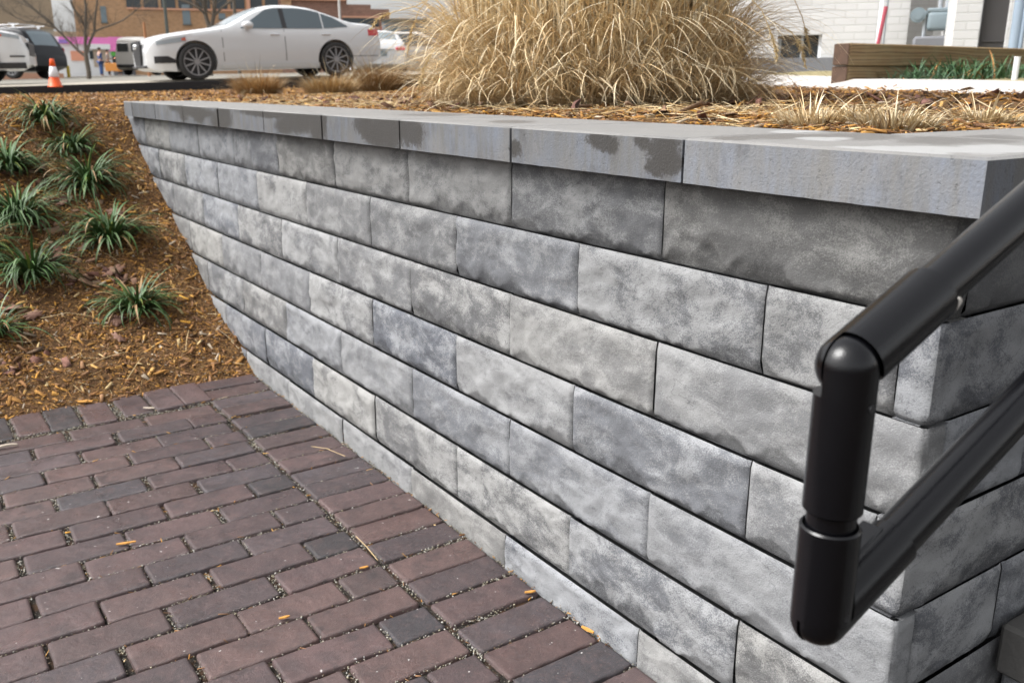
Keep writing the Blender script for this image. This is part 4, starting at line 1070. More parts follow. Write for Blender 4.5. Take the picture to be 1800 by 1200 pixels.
# ground between bed and lawn, behind the tall grass
# timbers
TZ = R(62.5); tdir = Vector((math.sin(TZ), math.cos(TZ), 0)); tnor = Vector((-math.cos(TZ), math.sin(TZ), 0))
T0 = at(1496, 75.5, 6.1)
te = empty('timber_edging', T0, label='two stacked treated timbers edging the raised bed in front of the white building', cat='timber edging')
rt = Matrix((tdir, tnor, Vector((0, 0, 1)))).transposed()
for nm, dz, inset in (('upper_timber', 0, 0), ('lower_timber', -.142, .014)):
    mb = MB(); mb.box((0, 0, 0), (3.4, .135, .139), None, .008)
    o = mb.build(nm, M['wood'], te); o.rotation_euler = rt.to_euler(); o.location = tdir * (1.7 + inset) + tnor * (.0675 + inset) + Vector((0, 0, -.07 + dz))
    mb = MB(); mb.box((0, 0, 0), (.010, .129, .133), None, .004); e = mb.build('end_grain', M['woodend'], te); e.rotation_euler = rt.to_euler(); e.location = tdir * (-.006 + inset) + tnor * (.0675 + inset) + Vector((0, 0, -.07 + dz))
# plants in front of the timbers
n = 3200; tt = rng.uniform(.12, 3.0, n); ww = rng.uniform(.06, .55, n)
P0 = np.array([tuple(T0)]) + np.outer(tt, tdir) - np.outer(ww, tnor); P0[:, 2] = T0.z - .30 + .01
dist = np.clip((tt - .1) / .3, .3, 1)
c = np.array([(.025, .07, .025), (.038, .095, .032), (.055, .12, .055), (.04, .08, .04), (.34, .17, .06)])[rng.choice(5, n, p=[.3, .28, .2, .16, .06])] * rng.uniform(.8, 1.2, (n, 1))
V, F, C = blades(P0, rng.uniform(0, 2 * math.pi, n), rng.uniform(.1, .9, n), .24 * dist * rng.uniform(.5, 1.25, n), rng.uniform(.008, .014, n), rng.uniform(.5, 1.9, n), 5, c, tipc=np.array([1.3, 1.25, 1.2]))
link('ground_cover', np_mesh('ground_cover', V, F, True, C), M['blade'], kind='stuff')
p = at(1783, 140, 5.7)
mb = MB(); mb.cyl(p - Vector((0, 0, .1)), p + Vector((0, 0, .128)), .017, n=14); mb.cyl(p + Vector((0, 0, .126)), p + Vector((0, 0, .133)), .019, n=14)
mb.build('marker_stub', M['whitepipe'], None, True, label='short white plastic pipe stub standing in the green plants by the timber', cat='pipe stub')
# white painted brick building
BA = R(21.4); bd = Vector((math.sin(BA), math.cos(BA), 0)); bx = Vector((math.cos(BA), -math.sin(BA), 0))   # bd: away, bx: right
wb = empty('white_brick_building', at(1590, 110, 10), label='white painted brick building at the upper right with basement window and dark door', cat='building')
wl_ = wb.location.copy()
def wallbox(name, p0, ax, L, z0, z1, th, mat, outn, parent=None, loc=None, **k):
    """wall whose outer face starts at p0, runs L along ax; th goes inward (against outn)"""
    par = parent or wb; base = Vector((p0.x, p0.y, 0)); up = Vector((0, 0, 1))
    rot = Matrix((ax, -outn, up)).transposed(); mb = MB(); mb.box((L / 2, th / 2, (z1 - z0) / 2), (L, th, z1 - z0))
    o = mb.build(name, mat, par); o.rotation_euler = rot.to_euler(); o.location = base + Vector((0, 0, z0)) - (wl_ if par is wb else par.location); return o
E0 = at(1590, 100, 9.6); zb = CZ + .0; ztop = CZ + 5.5
WL = 4.2
Pl = E0 - bx * WL
# main wall in pieces round the basement window
wx0 = at(1366, 80, 9.6); 
def along(px_, y0=None):
    # x along main wall face where pixel column px_ meets it
    q = ray(px_, 90); a = Vector((q.x, q.y)); # solve E0 + bx*s = a*t
    M2 = Matrix(((a.x, -bx.x), (a.y, -bx.y))); r_ = M2.inverted() @ Vector((E0.x, E0.y)); return r_[1], r_[0]
sL, _ = along(1366); sR, _ = along(1443)
def zat(px_, py_, s): 
    p = E0 + bx * s; q = ray(px_, py_); t = Vector((p.x, p.y)).length / Vector((q.x, q.y)).length; return CZ + q.z * t
zw0, zw1 = zat(1405, 104, sL), zat(1405, 62, sL)
zg = zw0 - .25
wallbox('wall', Pl, bx, WL + sL, zg, ztop, .3, M['paintbrick'], -bd)
wallbox('wall', E0 + bx * sR, bx, -sR, zg, ztop, .3, M['paintbrick'], -bd)
wallbox('wall', E0 + bx * sL, bx, sR - sL, zw1, ztop, .3, M['paintbrick'], -bd)
wallbox('wall', E0 + bx * sL, bx, sR - sL, zg, zw0, .3, M['paintbrick'], -bd)
wf = wallbox('window', E0 + bx * sL + bd * .10, bx, sR - sL, zw0, zw1, .03, M['glass'], -bd)
for a_, w_ in ((0, .03), ((sR - sL) * .52, .025), (sR - sL - .035, .035)):
    MB().box((a_ + w_ / 2, -.02, (zw1 - zw0) / 2), (w_, .03, zw1 - zw0)).build('frame', M['whitepipe'] if a_ > 1 or w_ == .035 else M['steel'], wf)
wallbox('plinth', Pl - bd * .04, bx, WL + .02, zg, zw0 + .01, .038, M['plinth'], -bd)
# recessed bay with the gas meter
RC = 1.5
R0_ = E0 + bd * RC
wallbox('recess_wall', R0_ - bx * .3, bx, 2.2, zg, ztop, .25, M['paintbrick'], -bd)
# raking white wall right of the recess, coming towards the camera
def col_on(px_, yy): return at(px_, 80, yy)
S1 = at(1681, 80, 10.1); S0 = at(1718, 80, 8.1)
bd2 = (Vector((S1.x, S1.y, 0)) - Vector((S0.x, S0.y, 0))); LS = bd2.length; bd2.normalize()
nrm2 = Vector((-bd2.y, bd2.x, 0))
wallbox('side_wall', S0, bd2, LS + 1.0, zg, ztop, .2, M['paintbrick'], nrm2)
# front wall with dark door, then pilaster
D0 = S0 + bx * .0
def along2(px_):
    q = ray(px_, 90); M2 = Matrix(((q.x, -bx.x), (q.y, -bx.y))); return (M2.inverted() @ Vector((S0.x, S0.y)))[1]
d0, d1, d2_, d3, d4 = 0.02, along2(1764), along2(1773), along2(1800), along2(2100)
dr = wallbox('door', S0 + bx * d0 + bd * .06, bx, d1 - d0, zg, ztop - 2.6, .05, M['doordark'], -bd)
for z_ in (.35, 1.15): MB().box(((d1 - d0) * .5, -.008, z_), ((d1 - d0) * .9, .014, .02)).build('door_rail', M['doordark'], dr)
wallbox('lintel', S0 + bx * .0, bx, d1, ztop - 2.6, ztop, .3, M['paintbrick'], -bd)
wallbox('front_wall', S0 + bx * d1 - bd * .05, bx, d4 - d1, zg, ztop, .35, M['paintbrick'], -bd)
# pipes (things of their own)
def pipe(name, px_, py0, yy, r, z0, z1, mat, lab, cat='pipe', lean=0, group=None, bracket=True):
    p = at(px_, py0, yy); mb = MB(); a = Vector((p.x, p.y, z0)); b = Vector((p.x + lean * bx.x * (z1 - z0), p.y + lean * bx.y * (z1 - z0), z1))
    e = empty(name, a, label=lab, cat=cat, group=group)
    mb.cyl(Vector((0, 0, 0)), b - a, r, n=14); mb.build('tube', M[mat], e, True)
    if bracket:
        for f in (.3, .75): 
            c_ = (b - a) * f; MB().cyl(c_ - Vector((0, 0, .012)), c_ + Vector((0, 0, .012)), r * 1.25, n=14).build('bracket', M[mat], e, True)
    return e
pipe('downspout', 1546, 60, 9.45, .028, zg, CZ + 4, 'whitepipe', 'white downspout on the white brick wall left of the gas meter', 'downspout')
pipe('conduit', 1554.5, 60, 9.50, .010, zg, CZ + 4, 'steel', 'thin grey conduit beside the white downspout', 'conduit')
pipe('red_stake', 1533.5, 75, 8.9, .018, zat(1534, 130, 0) - .2, CZ + .72, 'redpole', 'leaning dark red stake in front of the white downspout', 'stake', lean=.11, bracket=False)
pipe('vent_pipe', 1689, 60, 9.0, .045, zg, CZ + 4, 'meter', 'wide grey pipe standing between the gas meter and the raking wall', 'pipe')
pipe('vent_pipe', 1786, 60, 7.75, .045, zg, CZ + 4, 'bluegrey', 'blue grey pipe just right of the dark door', 'pipe')
pipe('vent_pipe', 1797, 60, 7.7, .016, zg, CZ + 4, 'bluegrey', 'slim blue grey pipe at the right edge of the picture', 'pipe')
# gas meter
gm = at(1647, 60, 9.2); gme = empty('gas_meter', Vector((gm.x, gm.y, zg + .2)), label='grey gas meter with regulator and pipes in the recess of the white building', cat='gas meter')
gmz = at(1647, 38, 9.2).z - gme.location.z; rotb = Matrix((bx, bd, Vector((0, 0, 1)))).transposed()
def gm_(mb, n_, mt='meter'): o = mb.build(n_, M[mt], gme, True); o.rotation_euler = rotb.to_euler(); return o
gm_(MB().box((0, 0, gmz), (.20, .15, .17), None, .03, 3).box((0, 0, gmz + .10), (.22, .13, .04), None, .01), 'meter_body')
gm_(MB().cyl((-.20, 0, gmz + .07), (-.10, 0, gmz + .07), .028).cyl((-.19, -.05, gmz + .06), (-.19, .05, gmz + .06), .07, n=20).cyl((-.19, -.06, gmz + .06), (-.19, -.05, gmz + .06), .045, n=20), 'regulator')
gm_(MB().cyl((-.12, 0, 0), (-.12, 0, gmz + .07), .018).cyl((.06, 0, gmz + .1), (.06, 0, gmz + .5), .02).cyl((.0, .0, gmz + .1), (-.02, 0, gmz + .6), .018).cyl((.06, 0, gmz + .5), (.06, .9, gmz + .5), .02), 'pipework', 'steel')
gm_(MB().cyl((.15, -.03, gmz + .08), (.15, .02, gmz + .08), .035, n=16), 'dial', 'whitepipe')
gm_(MB().box((0, .0, gmz - .22), (.42, .22, .16), None, .02), 'meter_base', 'plinth')
# ------------------------------------------------------------------ vehicles
def interp(pts, x): return float(np.interp(x, [p[0] for p in pts], [p[1] for p in pts]))
def smooth_prof(pts, L, n=80, it=2):
    xs = np.linspace(0, L, n); ys = np.interp(xs, [p[0] for p in pts], [p[1] for p in pts])
    for _ in range(it): ys[1:-1] = .25 * ys[:-2] + .5 * ys[1:-1] + .25 * ys[2:]
    return list(zip(xs, ys))
class Car:
    def __init__(s, L, top, wid, bot, belt, roofz, paint, tumble=.30, it=2):
        s.L = L; s.top = smooth_prof(top, L, it=it); s.wid = smooth_prof(wid, L); s.bot = bot; s.belt = belt; s.roofz = roofz; s.paint = paint; s.tumble = tumble
    def Y(s, x, z):
        w_ = interp(s.wid, x); k = interp([(.15, .90), (.32, .975), (.55, 1.0), (s.belt - .12, .99), (s.belt, .955), (s.roofz, .955 - s.tumble), (3, .3)], z); return w_ * k
    def zt(s, x): return interp(s.top, x)
    def rnd(s, x): return .07 if s.zt(x) < s.belt + .2 else .09
    def Zs(s, x, y):
        r_ = s.rnd(x); Yr = s.Y(x, s.zt(x) - r_); q = min(1, abs(y) / Yr); return s.zt(x) - r_ * (1 - math.sqrt(max(0, 1 - q ** 3)))
    def body(s, wheels, rw, parent):
        N = 90; ns, ntp = 12, 9; V = []; F = []; xs = np.linspace(0, s.L, N)
        for x in xs:
            zb_ = interp(s.bot, x); r_ = s.rnd(x); z1 = s.zt(x) - r_; row = []
            for i in range(ns): z = zb_ + (z1 - zb_) * i / (ns - 1); row.append((s.Y(x, z), z))
            Yr = s.Y(x, z1)
            for i in range(1, ntp + 1): 
                y = Yr * math.cos(math.pi / 2 * i / ntp); row.append((y, s.Zs(x, y)))
            ring = row + [(-y, z) for y, z in row[:-1][::-1]]
            for y, z in ring: V.append((s.L / 2 - x, y, z))
        k = len(ring)
        for i in range(N - 1):
            for j in range(k): F.append((i * k + j, i * k + (j + 1) % k, (i + 1) * k + (j + 1) % k, (i + 1) * k + j))
        F.append(tuple(range(k))); F.append(tuple(range((N - 1) * k, N * k))[::-1])
        me = mesh('body', V, F); bm = bmesh.new(); bm.from_mesh(me); bmesh.ops.recalc_face_normals(bm, faces=bm.faces); bm.to_mesh(me); bm.free()
        for wx in wheels:
            for sy in (-1, 1):
                me = boolean(me, MB().cyl((s.L / 2 - wx, sy * .62, rw + .0), (s.L / 2 - wx, sy * 1.2, rw + .0), rw + .055, n=40).me('cut'))
        me.materials.clear(); me.polygons.foreach_set('use_smooth', [True] * len(me.polygons)); me.set_sharp_from_angle(angle=R(32))
        return link('body', me, s.paint, parent)
    def side(s, name, x0, x1, lo, hi, sy, mat, parent, off=.006, nx=14, nzr=4, th=.02):
        V = []; F = []
        for layer in (off, off - th):
            for i in range(nx + 1):
                x = x0 + (x1 - x0) * i / nx; a, b = lo(x), hi(x)
                for j in range(nzr + 1):
                    z = a + (b - a) * j / nzr; V.append((s.L / 2 - x, sy * (s.Y(x, z) + layer), z))
        k = nzr + 1; o = (nx + 1) * k
        for i in range(nx):
            for j in range(nzr): F.append((i * k + j, i * k + j + 1, (i + 1) * k + j + 1, (i + 1) * k + j)); F.append((o + i * k + j, o + (i + 1) * k + j, o + (i + 1) * k + j + 1, o + i * k + j + 1))
        for i in range(nx):
            for j in (0, nzr): F.append((i * k + j, (i + 1) * k + j, o + (i + 1) * k + j, o + i * k + j))
        for i in (0, nx):
            for j in range(nzr): F.append((i * k + j, i * k + j + 1, o + i * k + j + 1, o + i * k + j))
        me = mesh(name, V, F, True); bm = bmesh.new(); bm.from_mesh(me); bmesh.ops.recalc_face_normals(bm, faces=bm.faces); bm.to_mesh(me); bm.free()
        me.set_sharp_from_angle(angle=R(40)); return link(name, me, mat, parent)
    def topp(s, name, x0, x1, yf, mat, parent, off=.006, nx=10, ny=10, th=.02):
        V = []; F = []
        for layer in (off, off - th):
            for i in range(nx + 1):
                x = x0 + (x1 - x0) * i / nx; yy = yf(x)
                for j in range(ny + 1): y = -yy + 2 * yy * j / ny; V.append((s.L / 2 - x, y, s.Zs(x, y) + layer))
        k = ny + 1; o = (nx + 1) * k
        for i in range(nx):
            for j in range(ny): F.append((i * k + j, i * k + j + 1, (i + 1) * k + j + 1, (i + 1) * k + j)); F.append((o + i * k + j, o + (i + 1) * k + j, o + (i + 1) * k + j + 1, o + i * k + j + 1))
        for i in range(nx):
            for j in (0, ny): F.append((i * k + j, (i + 1) * k + j, o + (i + 1) * k + j, o + i * k + j))
        for i in (0, nx):
            for j in range(ny): F.append((i * k + j, i * k + j + 1, o + i * k + j + 1, o + i * k + j))
        me = mesh(name, V, F, True); bm = bmesh.new(); bm.from_mesh(me); bmesh.ops.recalc_face_normals(bm, faces=bm.faces); bm.to_mesh(me); bm.free()
        me.set_sharp_from_angle(angle=R(40)); return link(name, me, mat, parent)
def wheel(parent, x, y, rw, rr, spokes=10, name='wheel'):
    o = empty(name, (x, y, rw)); o.parent = parent; sy = 1 if y > 0 else -1
    V = []; F = []; n = 44; prof = [(rr, -.11), (rr + .02, -.115), (rw - .03, -.11), (rw - .004, -.085), (rw, -.05), (rw, .05), (rw - .004, .085), (rw - .03, .11), (rr + .02, .115), (rr, .11)]
    for i in range(n):
        a = 2 * math.pi * i / n
        for r_, yy in prof: V.append((r_ * math.cos(a), yy, r_ * math.sin(a)))
    k = len(prof)
    for i in range(n):
        for j in range(k): F.append((i * k + j, i * k + (j + 1) % k, ((i + 1) % n) * k + (j + 1) % k, ((i + 1) % n) * k + j))
    me = mesh('tyre', V, F, True); me.set_sharp_from_angle(angle=R(50)); link('tyre', me, M['tyre'], o)
    mb = MB(); mb.torus((0, sy * .095, 0), (0, 1, 0), rr - .008, .012, 40, 6)
    for i in range(spokes):
        a = 2 * math.pi * i / spokes + .3; d = Vector((math.cos(a), 0, math.sin(a))); rot = Matrix((d, Vector((0, 1, 0)), d.cross(Vector((0, 1, 0))))).transposed()
        mb.box(d * (rr * .53) + Vector((0, sy * .085, 0)), (rr * .92, .022, .024), rot)
    mb.cyl((0, sy * .06, 0), (0, sy * .10, 0), .045, n=20); mb.build('rim', M['rim'], o, True)
    MB().cyl((0, sy * .02, 0), (0, sy * .04, 0), rr - .01, n=32).build('brake_disc', M['blacktrim'], o)
    return o
def place(o, P, heading): o.location = P; o.rotation_euler = (0, 0, math.atan2(heading.y, heading.x))
def car_details(c, cr_, wheels, rw, rr, o):
    for wx in wheels:
        for sy in (-1, 1): wheel(o, c.L / 2 - wx, sy * (interp(c.wid, wx) - .10), rw, rr)
# --- white sedan
c = Car(4.93, [(0, .60), (.03, .72), (.10, .80), (.35, .875), (.8, .94), (1.45, 1.02), (1.62, 1.06), (2.0, 1.27), (2.3, 1.395), (2.65, 1.455), (3.0, 1.455), (3.4, 1.405), (3.9, 1.24), (4.25, 1.115), (4.45, 1.10), (4.80, 1.075), (4.86, 1.0), (4.93, .82)],
        [(0, .62), (.08, .74), (.25, .85), (.6, .905), (1.2, .93), (2.5, .937), (3.9, .93), (4.4, .90), (4.75, .83), (4.93, .72)],
        [(0, .26), (.15, .20), (.5, .17), (4.3, .18), (4.7, .26), (4.93, .36)], .955, 1.455, M['paint'], .27)
sed = empty('parked_sedan', label='clean white four-door sedan parked at the kerb, shown from its side', cat='car')
c.body((.89, 3.80), .345, sed); car_details(c, sed, (.89, 3.80), .345, .262, sed)
roofline = lambda x: c.zt(x) - .075
for sy in (-1, 1):
    loW = lambda x: .965
    def hiW(x): return max(.975, min(roofline(x), 1.37))
    c.side('window', 1.82, 2.68, loW, lambda x: max(.972, min(hiW(x), .965 + (x - 1.80) * .62)), sy, M['glass_mid'], sed)
    c.side('window', 2.78, 3.55, loW, hiW, sy, M['glass_mid'], sed)
    c.side('window', 3.58, 4.12, lambda x: .965 + max(0, (x - 3.58)) * .06, lambda x: max(.98 + (x - 3.58) * .06, min(hiW(x), 1.33 - (x - 3.58) * .58)), sy, M['glass_mid'], sed)
    c.side('window_trim', 2.66, 2.80, loW, hiW, sy, M['blacktrim'], sed, .004)
    c.side('door_seam', 1.42, 1.432, lambda x: .34, lambda x: .93, sy, M['blacktrim'], sed, .002, 1)
    c.side('door_seam', 2.70, 2.712, lambda x: .34, lambda x: .95, sy, M['blacktrim'], sed, .002, 1)
    c.side('sill', 1.36, 3.42, lambda x: .21, lambda x: .29, sy, M['paint'], sed, .022)
    c.side('headlight', .18, .72, lambda x: .665 + (x - .18) * .11, lambda x: .735 + (x - .18) * .16, sy, M['lamp'], sed, .008)
    c.side('side_marker', .64, .72, lambda x: .74, lambda x: .80 - abs(x - .70) * .3, sy, M['amber'], sed, .010, 4)
    c.side('fog_intake', .12, .50, lambda x: .33, lambda x: .46 - max(0, (x - .36)) * .5, sy, M['blacktrim'], sed, .006)
    c.side('tail_light', 4.60, 4.88, lambda x: .82, lambda x: .95, sy, M['red'], sed, .008)
    c.side('bumper_seam', 4.15, 4.85, lambda x: .40, lambda x: .412, sy, M['blacktrim'], sed, .002)
    for xx in (2.50, 3.60):
        y_ = c.Y(xx, .84); MB().box((c.L / 2 - xx, sy * (y_ + .012), .845), (.20, .022, .022), None, .008, 2).build('door_handle', M['chrome'], sed, True)
    MB().sph((c.L / 2 - 1.93, sy * 1.03, 1.02), .115, 20, (1.0, .72, .68)).cyl((c.L / 2 - 1.93, sy * .88, .96), (c.L / 2 - 1.93, sy * .99, .98), .03, n=10).build('mirror', M['paint'], sed, True)
c.topp('windscreen', 1.58, 2.28, lambda x: .66 - (x - 1.58) * .10, M['screen'], sed); c.topp('rear_window', 3.55, 4.12, lambda x: .56, M['glass'], sed)
MB().prism([(-.26, .30), (.26, .30), (.33, .50), (.33, .68), (.26, .76), (-.26, .76), (-.33, .68), (-.33, .50)], .05, base=(c.L / 2 - .005, 0, 0), ax=(0, 1, 0), out=(1, 0, 0)).build('grille', M['blacktrim'], sed)
for i in range(5): MB().box((c.L / 2 + .052, 0, .40 + .065 * i), (.01, .56, .012)).build('grille_bar', M['chrome'] if i == 4 else M['blacktrim'], sed)
mb = MB()
for i in range(4): mb.torus((c.L / 2 + .064, -.105 + .07 * i, .655), (1, 0, 0), .042, .006, 20, 5)
mb.build('badge', M['chrome'], sed, True)
MB().box((c.L / 2 + .0, 0, .27), (.09, 1.2, .05), None, .015).build('front_lip', M['blacktrim'], sed)
# --- where the near wheels stand
wfp = at(349, 142, 18.5); wrp = at(588, 134, 20.05); hd = Vector((wfp.x - wrp.x, wfp.y - wrp.y, 0)).normalized()
side_n = Vector((-hd.y, hd.x, 0)); 
if side_n.dot(Vector((wfp.x, wfp.y, 0))) > 0: side_n = -side_n      # towards the camera
mid = Vector((wfp.x, wfp.y, 0)) - side_n * .83 - hd * (c.L / 2 - .89)
fz = lambda p: street_at(p.x, p.y)
def put(o, mid, hd, L, x1, x2, zadj=0):
    a = mid + hd * (L / 2 - x1); b = mid + hd * (L / 2 - x2); za, zb_ = fz(a) + zadj, fz(b) + zadj; pitch = math.atan2(za - zb_, (a - b).length)
    o.location = Vector((mid.x, mid.y, (za * (abs(L / 2 - x2)) + zb_ * (abs(L / 2 - x1))) / (abs(L / 2 - x1) + abs(L / 2 - x2))))
    o.rotation_euler = Euler((0, -pitch, math.atan2(hd.y, hd.x)), 'XYZ')
put(sed, mid, hd, c.L, .89, 3.80)
print('sedan near front wheel z', fz(wfp), wfp.z, 'rear', fz(wrp), wrp.z)
# --- white crossover, front part at the left edge
c2 = Car(4.6, [(0, .62), (.05, .82), (.15, .93), (.6, 1.02), (1.25, 1.12), (1.45, 1.18), (2.1, 1.60), (2.5, 1.68), (3.6, 1.68), (4.2, 1.55), (4.5, 1.1), (4.6, .8)],
         [(0, .60), (.1, .76), (.3, .87), (.8, .92), (2.5, .93), (4.2, .90), (4.6, .76)], [(0, .34), (.3, .24), (4.2, .24), (4.6, .4)], 1.06, 1.68, M['paint'], .2)
suv = empty('white_crossover', label='white crossover car with swept headlight cut by the left edge of the picture', cat='car')
c2.body((.95, 3.6), .36, suv); car_details(c2, suv, (.95, 3.6), .36, .26, suv)
for sy in (-1, 1):
    c2.side('headlight', .10, .85, lambda x: .80 + (x - .1) * .17, lambda x: .87 + (x - .1) * .2, sy, M['lamp'], suv, .008)
    c2.side('headlight_shade', .38, .80, lambda x: .845 + (x - .38) * .17, lambda x: .885 + (x - .38) * .2, sy, M['amber'], suv, .012)
    c2.side('lower_cladding', .06, .60, lambda x: .26, lambda x: .37, sy, M['blacktrim'], suv, .012)
    c2.side('fog_light', .06, .30, lambda x: .47, lambda x: .50, sy, M['blacktrim'], suv, .01)
    for wx in (.95, 3.6):
        mb = MB(); pr = [(.415 * math.cos(t), .415 * math.sin(t)) for t in np.linspace(-.25, math.pi + .25, 24)] + [(.47 * math.cos(t), .47 * math.sin(t)) for t in np.linspace(math.pi + .2, -.2, 24)]
        yy = interp(c2.wid, wx); mb.prism(pr, .05 * sy, base=(c2.L / 2 - wx, sy * (yy - .03), .36), ax=(1, 0, 0), out=(0, 1, 0)); mb.build('arch_cladding', M['blacktrim'], suv)
    c2.side('window', 2.0, 3.9, lambda x: 1.08, lambda x: min(1.55, 1.09 + (x - 2.0) * .6), sy, M['glass_mid'], suv)
c2.topp('windscreen', 1.45, 2.05, lambda x: .66, M['screen'], suv)
MB().box((c2.L / 2 - .02, 0, .62), (.06, .9, .28), None, .03).build('grille', M['blacktrim'], suv)
h2 = Vector((.93, .36, 0)).normalized(); nose = at(59, 100, 18.9); mid2 = Vector((nose.x, nose.y, 0)) - h2 * c2.L / 2 
put(suv, mid2, h2, c2.L, .95, 3.6, .02)
# --- black SUV with roof rack
c3 = Car(4.7, [(0, .7), (.1, .95), (1.2, 1.12), (1.5, 1.2), (2.1, 1.62), (2.4, 1.72), (4.0, 1.70), (4.30, 1.60), (4.58, 1.08), (4.65, .95), (4.7, .8)],
         [(0, .62), (.2, .82), (.8, .92), (4.2, .92), (4.55, .86), (4.7, .78)], [(0, .4), (.3, .26), (4.2, .26), (4.7, .42)], 1.08, 1.72, M['paint_black'], .18)
bs = empty('black_suv', label='black SUV with silver roof rack standing behind the white crossover and the cone', cat='car')
c3.body((.95, 3.75), .37, bs); car_details(c3, bs, (.95, 3.75), .37, .25, bs)
for sy in (-1, 1):
    c3.side('tail_light', 4.25, 4.62, lambda x: .92, lambda x: 1.06, sy, M['pinkred'], bs, .012)
    c3.side('tail_light_lens', 4.2, 4.60, lambda x: .86, lambda x: .915, sy, M['reflect'], bs, .012)
    c3.side('window', 3.2, 4.15, lambda x: 1.12, lambda x: 1.52, sy, M['glass'], bs); c3.side('window', 2.0, 3.1, lambda x: 1.12, lambda x: min(1.52, 1.13 + (x - 2) * .7), sy, M['glass'], bs)
    MB().box((-.6, sy * .62, 1.79), (2.3, .035, .03), None, .01).box((-1.5, sy * .62, 1.745), (.10, .04, .07)).box((.4, sy * .62, 1.745), (.10, .04, .07)).build('roof_rail', M['reflect'], bs)
for xx in (-1.35, -.2): MB().box((xx, 0, 1.83), (.05, 1.3, .03), None, .01).build('rack_bar', M['reflect'], bs)
c3.topp('rear_window', 4.28, 4.56, lambda x: .60, M['glass_grey'], bs)
h3 = Vector((-.98, .20, 0)).normalized(); tail = at(93, 110, 33); mid3 = Vector((tail.x, tail.y, 0)) + h3 * c3.L / 2
put(bs, mid3, h3, c3.L, .95, 3.75, .03)
# --- white car seen from behind, right of the sedan
c4 = Car(4.6, [(0, .62), (.1, .78), (1.2, .95), (1.5, 1.03), (2.2, 1.42), (2.8, 1.45), (3.4, 1.38), (4.0, 1.12), (4.45, 1.08), (4.55, .95), (4.6, .8)],
         [(0, .62), (.2, .82), (.8, .9), (4.0, .9), (4.4, .84), (4.6, .74)], [(0, .3), (.3, .2), (4.2, .2), (4.6, .36)], .93, 1.45, M['paint'], .27)
wc = empty('white_saloon', label='white saloon with red tail lights seen from behind, right of the parked sedan', cat='car')
c4.body((.9, 3.6), .33, wc); car_details(c4, wc, (.9, 3.6), .33, .22, wc)
for sy in (-1, 1):
    MB().box((-c4.L / 2 + .0, sy * .62, .83), (.06, .30, .10), None, .02).build('tail_light', M['pinkred'], wc)
    c4.side('window', 1.7, 3.8, lambda x: .95, lambda x: max(.97, min(c4.zt(x) - .08, .96 + (x - 1.7) * .6)), sy, M['glass_mid'], wc)
MB().box((-c4.L / 2 + .0, 0, .80), (.06, .86, .03)).build('boot_trim', M['chrome'], wc)
MB().box((-c4.L / 2 - .01, 0, .68), (.03, .34, .16)).build('number_plate', M['glass_grey'], wc)
c4.topp('rear_window', 3.42, 3.98, lambda x: .58, M['screen'], wc)
h4 = Vector((-.03, 1, 0)).normalized(); h4 = Vector((-.25, .97, 0)).normalized(); tl = at(671, 118, 30); mid4 = Vector((tl.x, tl.y, 0)) + h4 * c4.L / 2
put(wc, mid4, h4, c4.L, .9, 3.6, 0)
wc.location.z = at(671, 131, 30).z
# --- pale minivan left of the sedan's nose
c5 = Car(5.0, [(0, .7), (.1, 1.0), (.9, 1.15), (1.3, 1.7), (1.7, 1.95), (4.6, 1.98), (4.9, 1.85), (5.0, 1.2)], [(0, .7), (.2, .88), (1, .95), (4.6, .95), (5.0, .86)], [(0, .4), (.4, .28), (4.6, .28), (5, .4)], 1.15, 1.98, M['paint_grey'], .12)
vn = empty('pale_van', label='pale passenger van seen from behind between the orange box and the sedan nose', cat='van')
c5.body((.95, 3.9), .36, vn); car_details(c5, vn, (.95, 3.9), .36, .22, vn)
for sy in (-1, 1):
    for a_, b_ in ((1.5, 2.5), (2.6, 3.6), (3.7, 4.7)): c5.side('window', a_, b_, lambda x: 1.22, lambda x: 1.72, sy, M['glass'], vn)
for sy in (-.4, .4): MB().box((-c5.L / 2 - .005, sy, 1.45), (.03, .62, .45), None, .02).build('rear_window', M['glass'], vn)
MB().box((-c5.L / 2 - .03, 0, .5), (.10, 1.6, .16), None, .02).build('bumper', M['blacktrim'], vn)
h5 = Vector((.12, 1, 0)).normalized(); vp_ = at(233, 128, 50); put(vn, Vector((vp_.x, vp_.y, 0)) + h5 * 2.5, h5, 5.0, .95, 3.9); 
# ------------------------------------------------------------------ cone, bollard
def lathe(prof, n=28):
    V = []; F = []
    for r_, z_ in prof:
        for i in range(n): a = 2 * math.pi * i / n; V.append((r_ * math.cos(a), r_ * math.sin(a), z_))
    for j in range(len(prof) - 1):
        for i in range(n): F.append((j * n + i, j * n + (i + 1) % n, (j + 1) * n + (i + 1) % n, (j + 1) * n + i))
    F.append(tuple(range(n))[::-1]); F.append(tuple((len(prof) - 1) * n + i for i in range(n)))
    return V, F
p = at(97, 150, 16.1); cn = empty('traffic_cone', Vector((p.x, p.y, street_at(p.x, p.y) - .005)), label='orange traffic cone with white reflective band at the kerb', cat='traffic cone')
V, F = lathe([(.118, 0), (.118, .012), (.108, .02), (.060, .235)]); me = mesh('cone_body', V, F, True); me.set_sharp_from_angle(angle=R(40)); link('cone_body', me, M['orange'], cn)
V, F = lathe([(.082, .165), (.0835, .166), (.052, .335), (.050, .336)]); link('reflective_band', mesh('reflective_band', V, F, True), M['reflect'], cn)
V, F = lathe([(.0525, .33), (.034, .455), (.030, .462), (.02, .464)]); link('cone_tip', mesh('cone_tip', V, F, True), M['orange'], cn)
p = at(122, 141, 50); bo = empty('bollard', p, label='yellow bollard before the white storefront', cat='bollard')
MB().cyl((0, 0, -.1), (0, 0, .68), .085, n=16).build('post', M['yellow'], bo, True); MB().sph((0, 0, .68), .085, 16).build('cap', M['yellow'], bo, True)
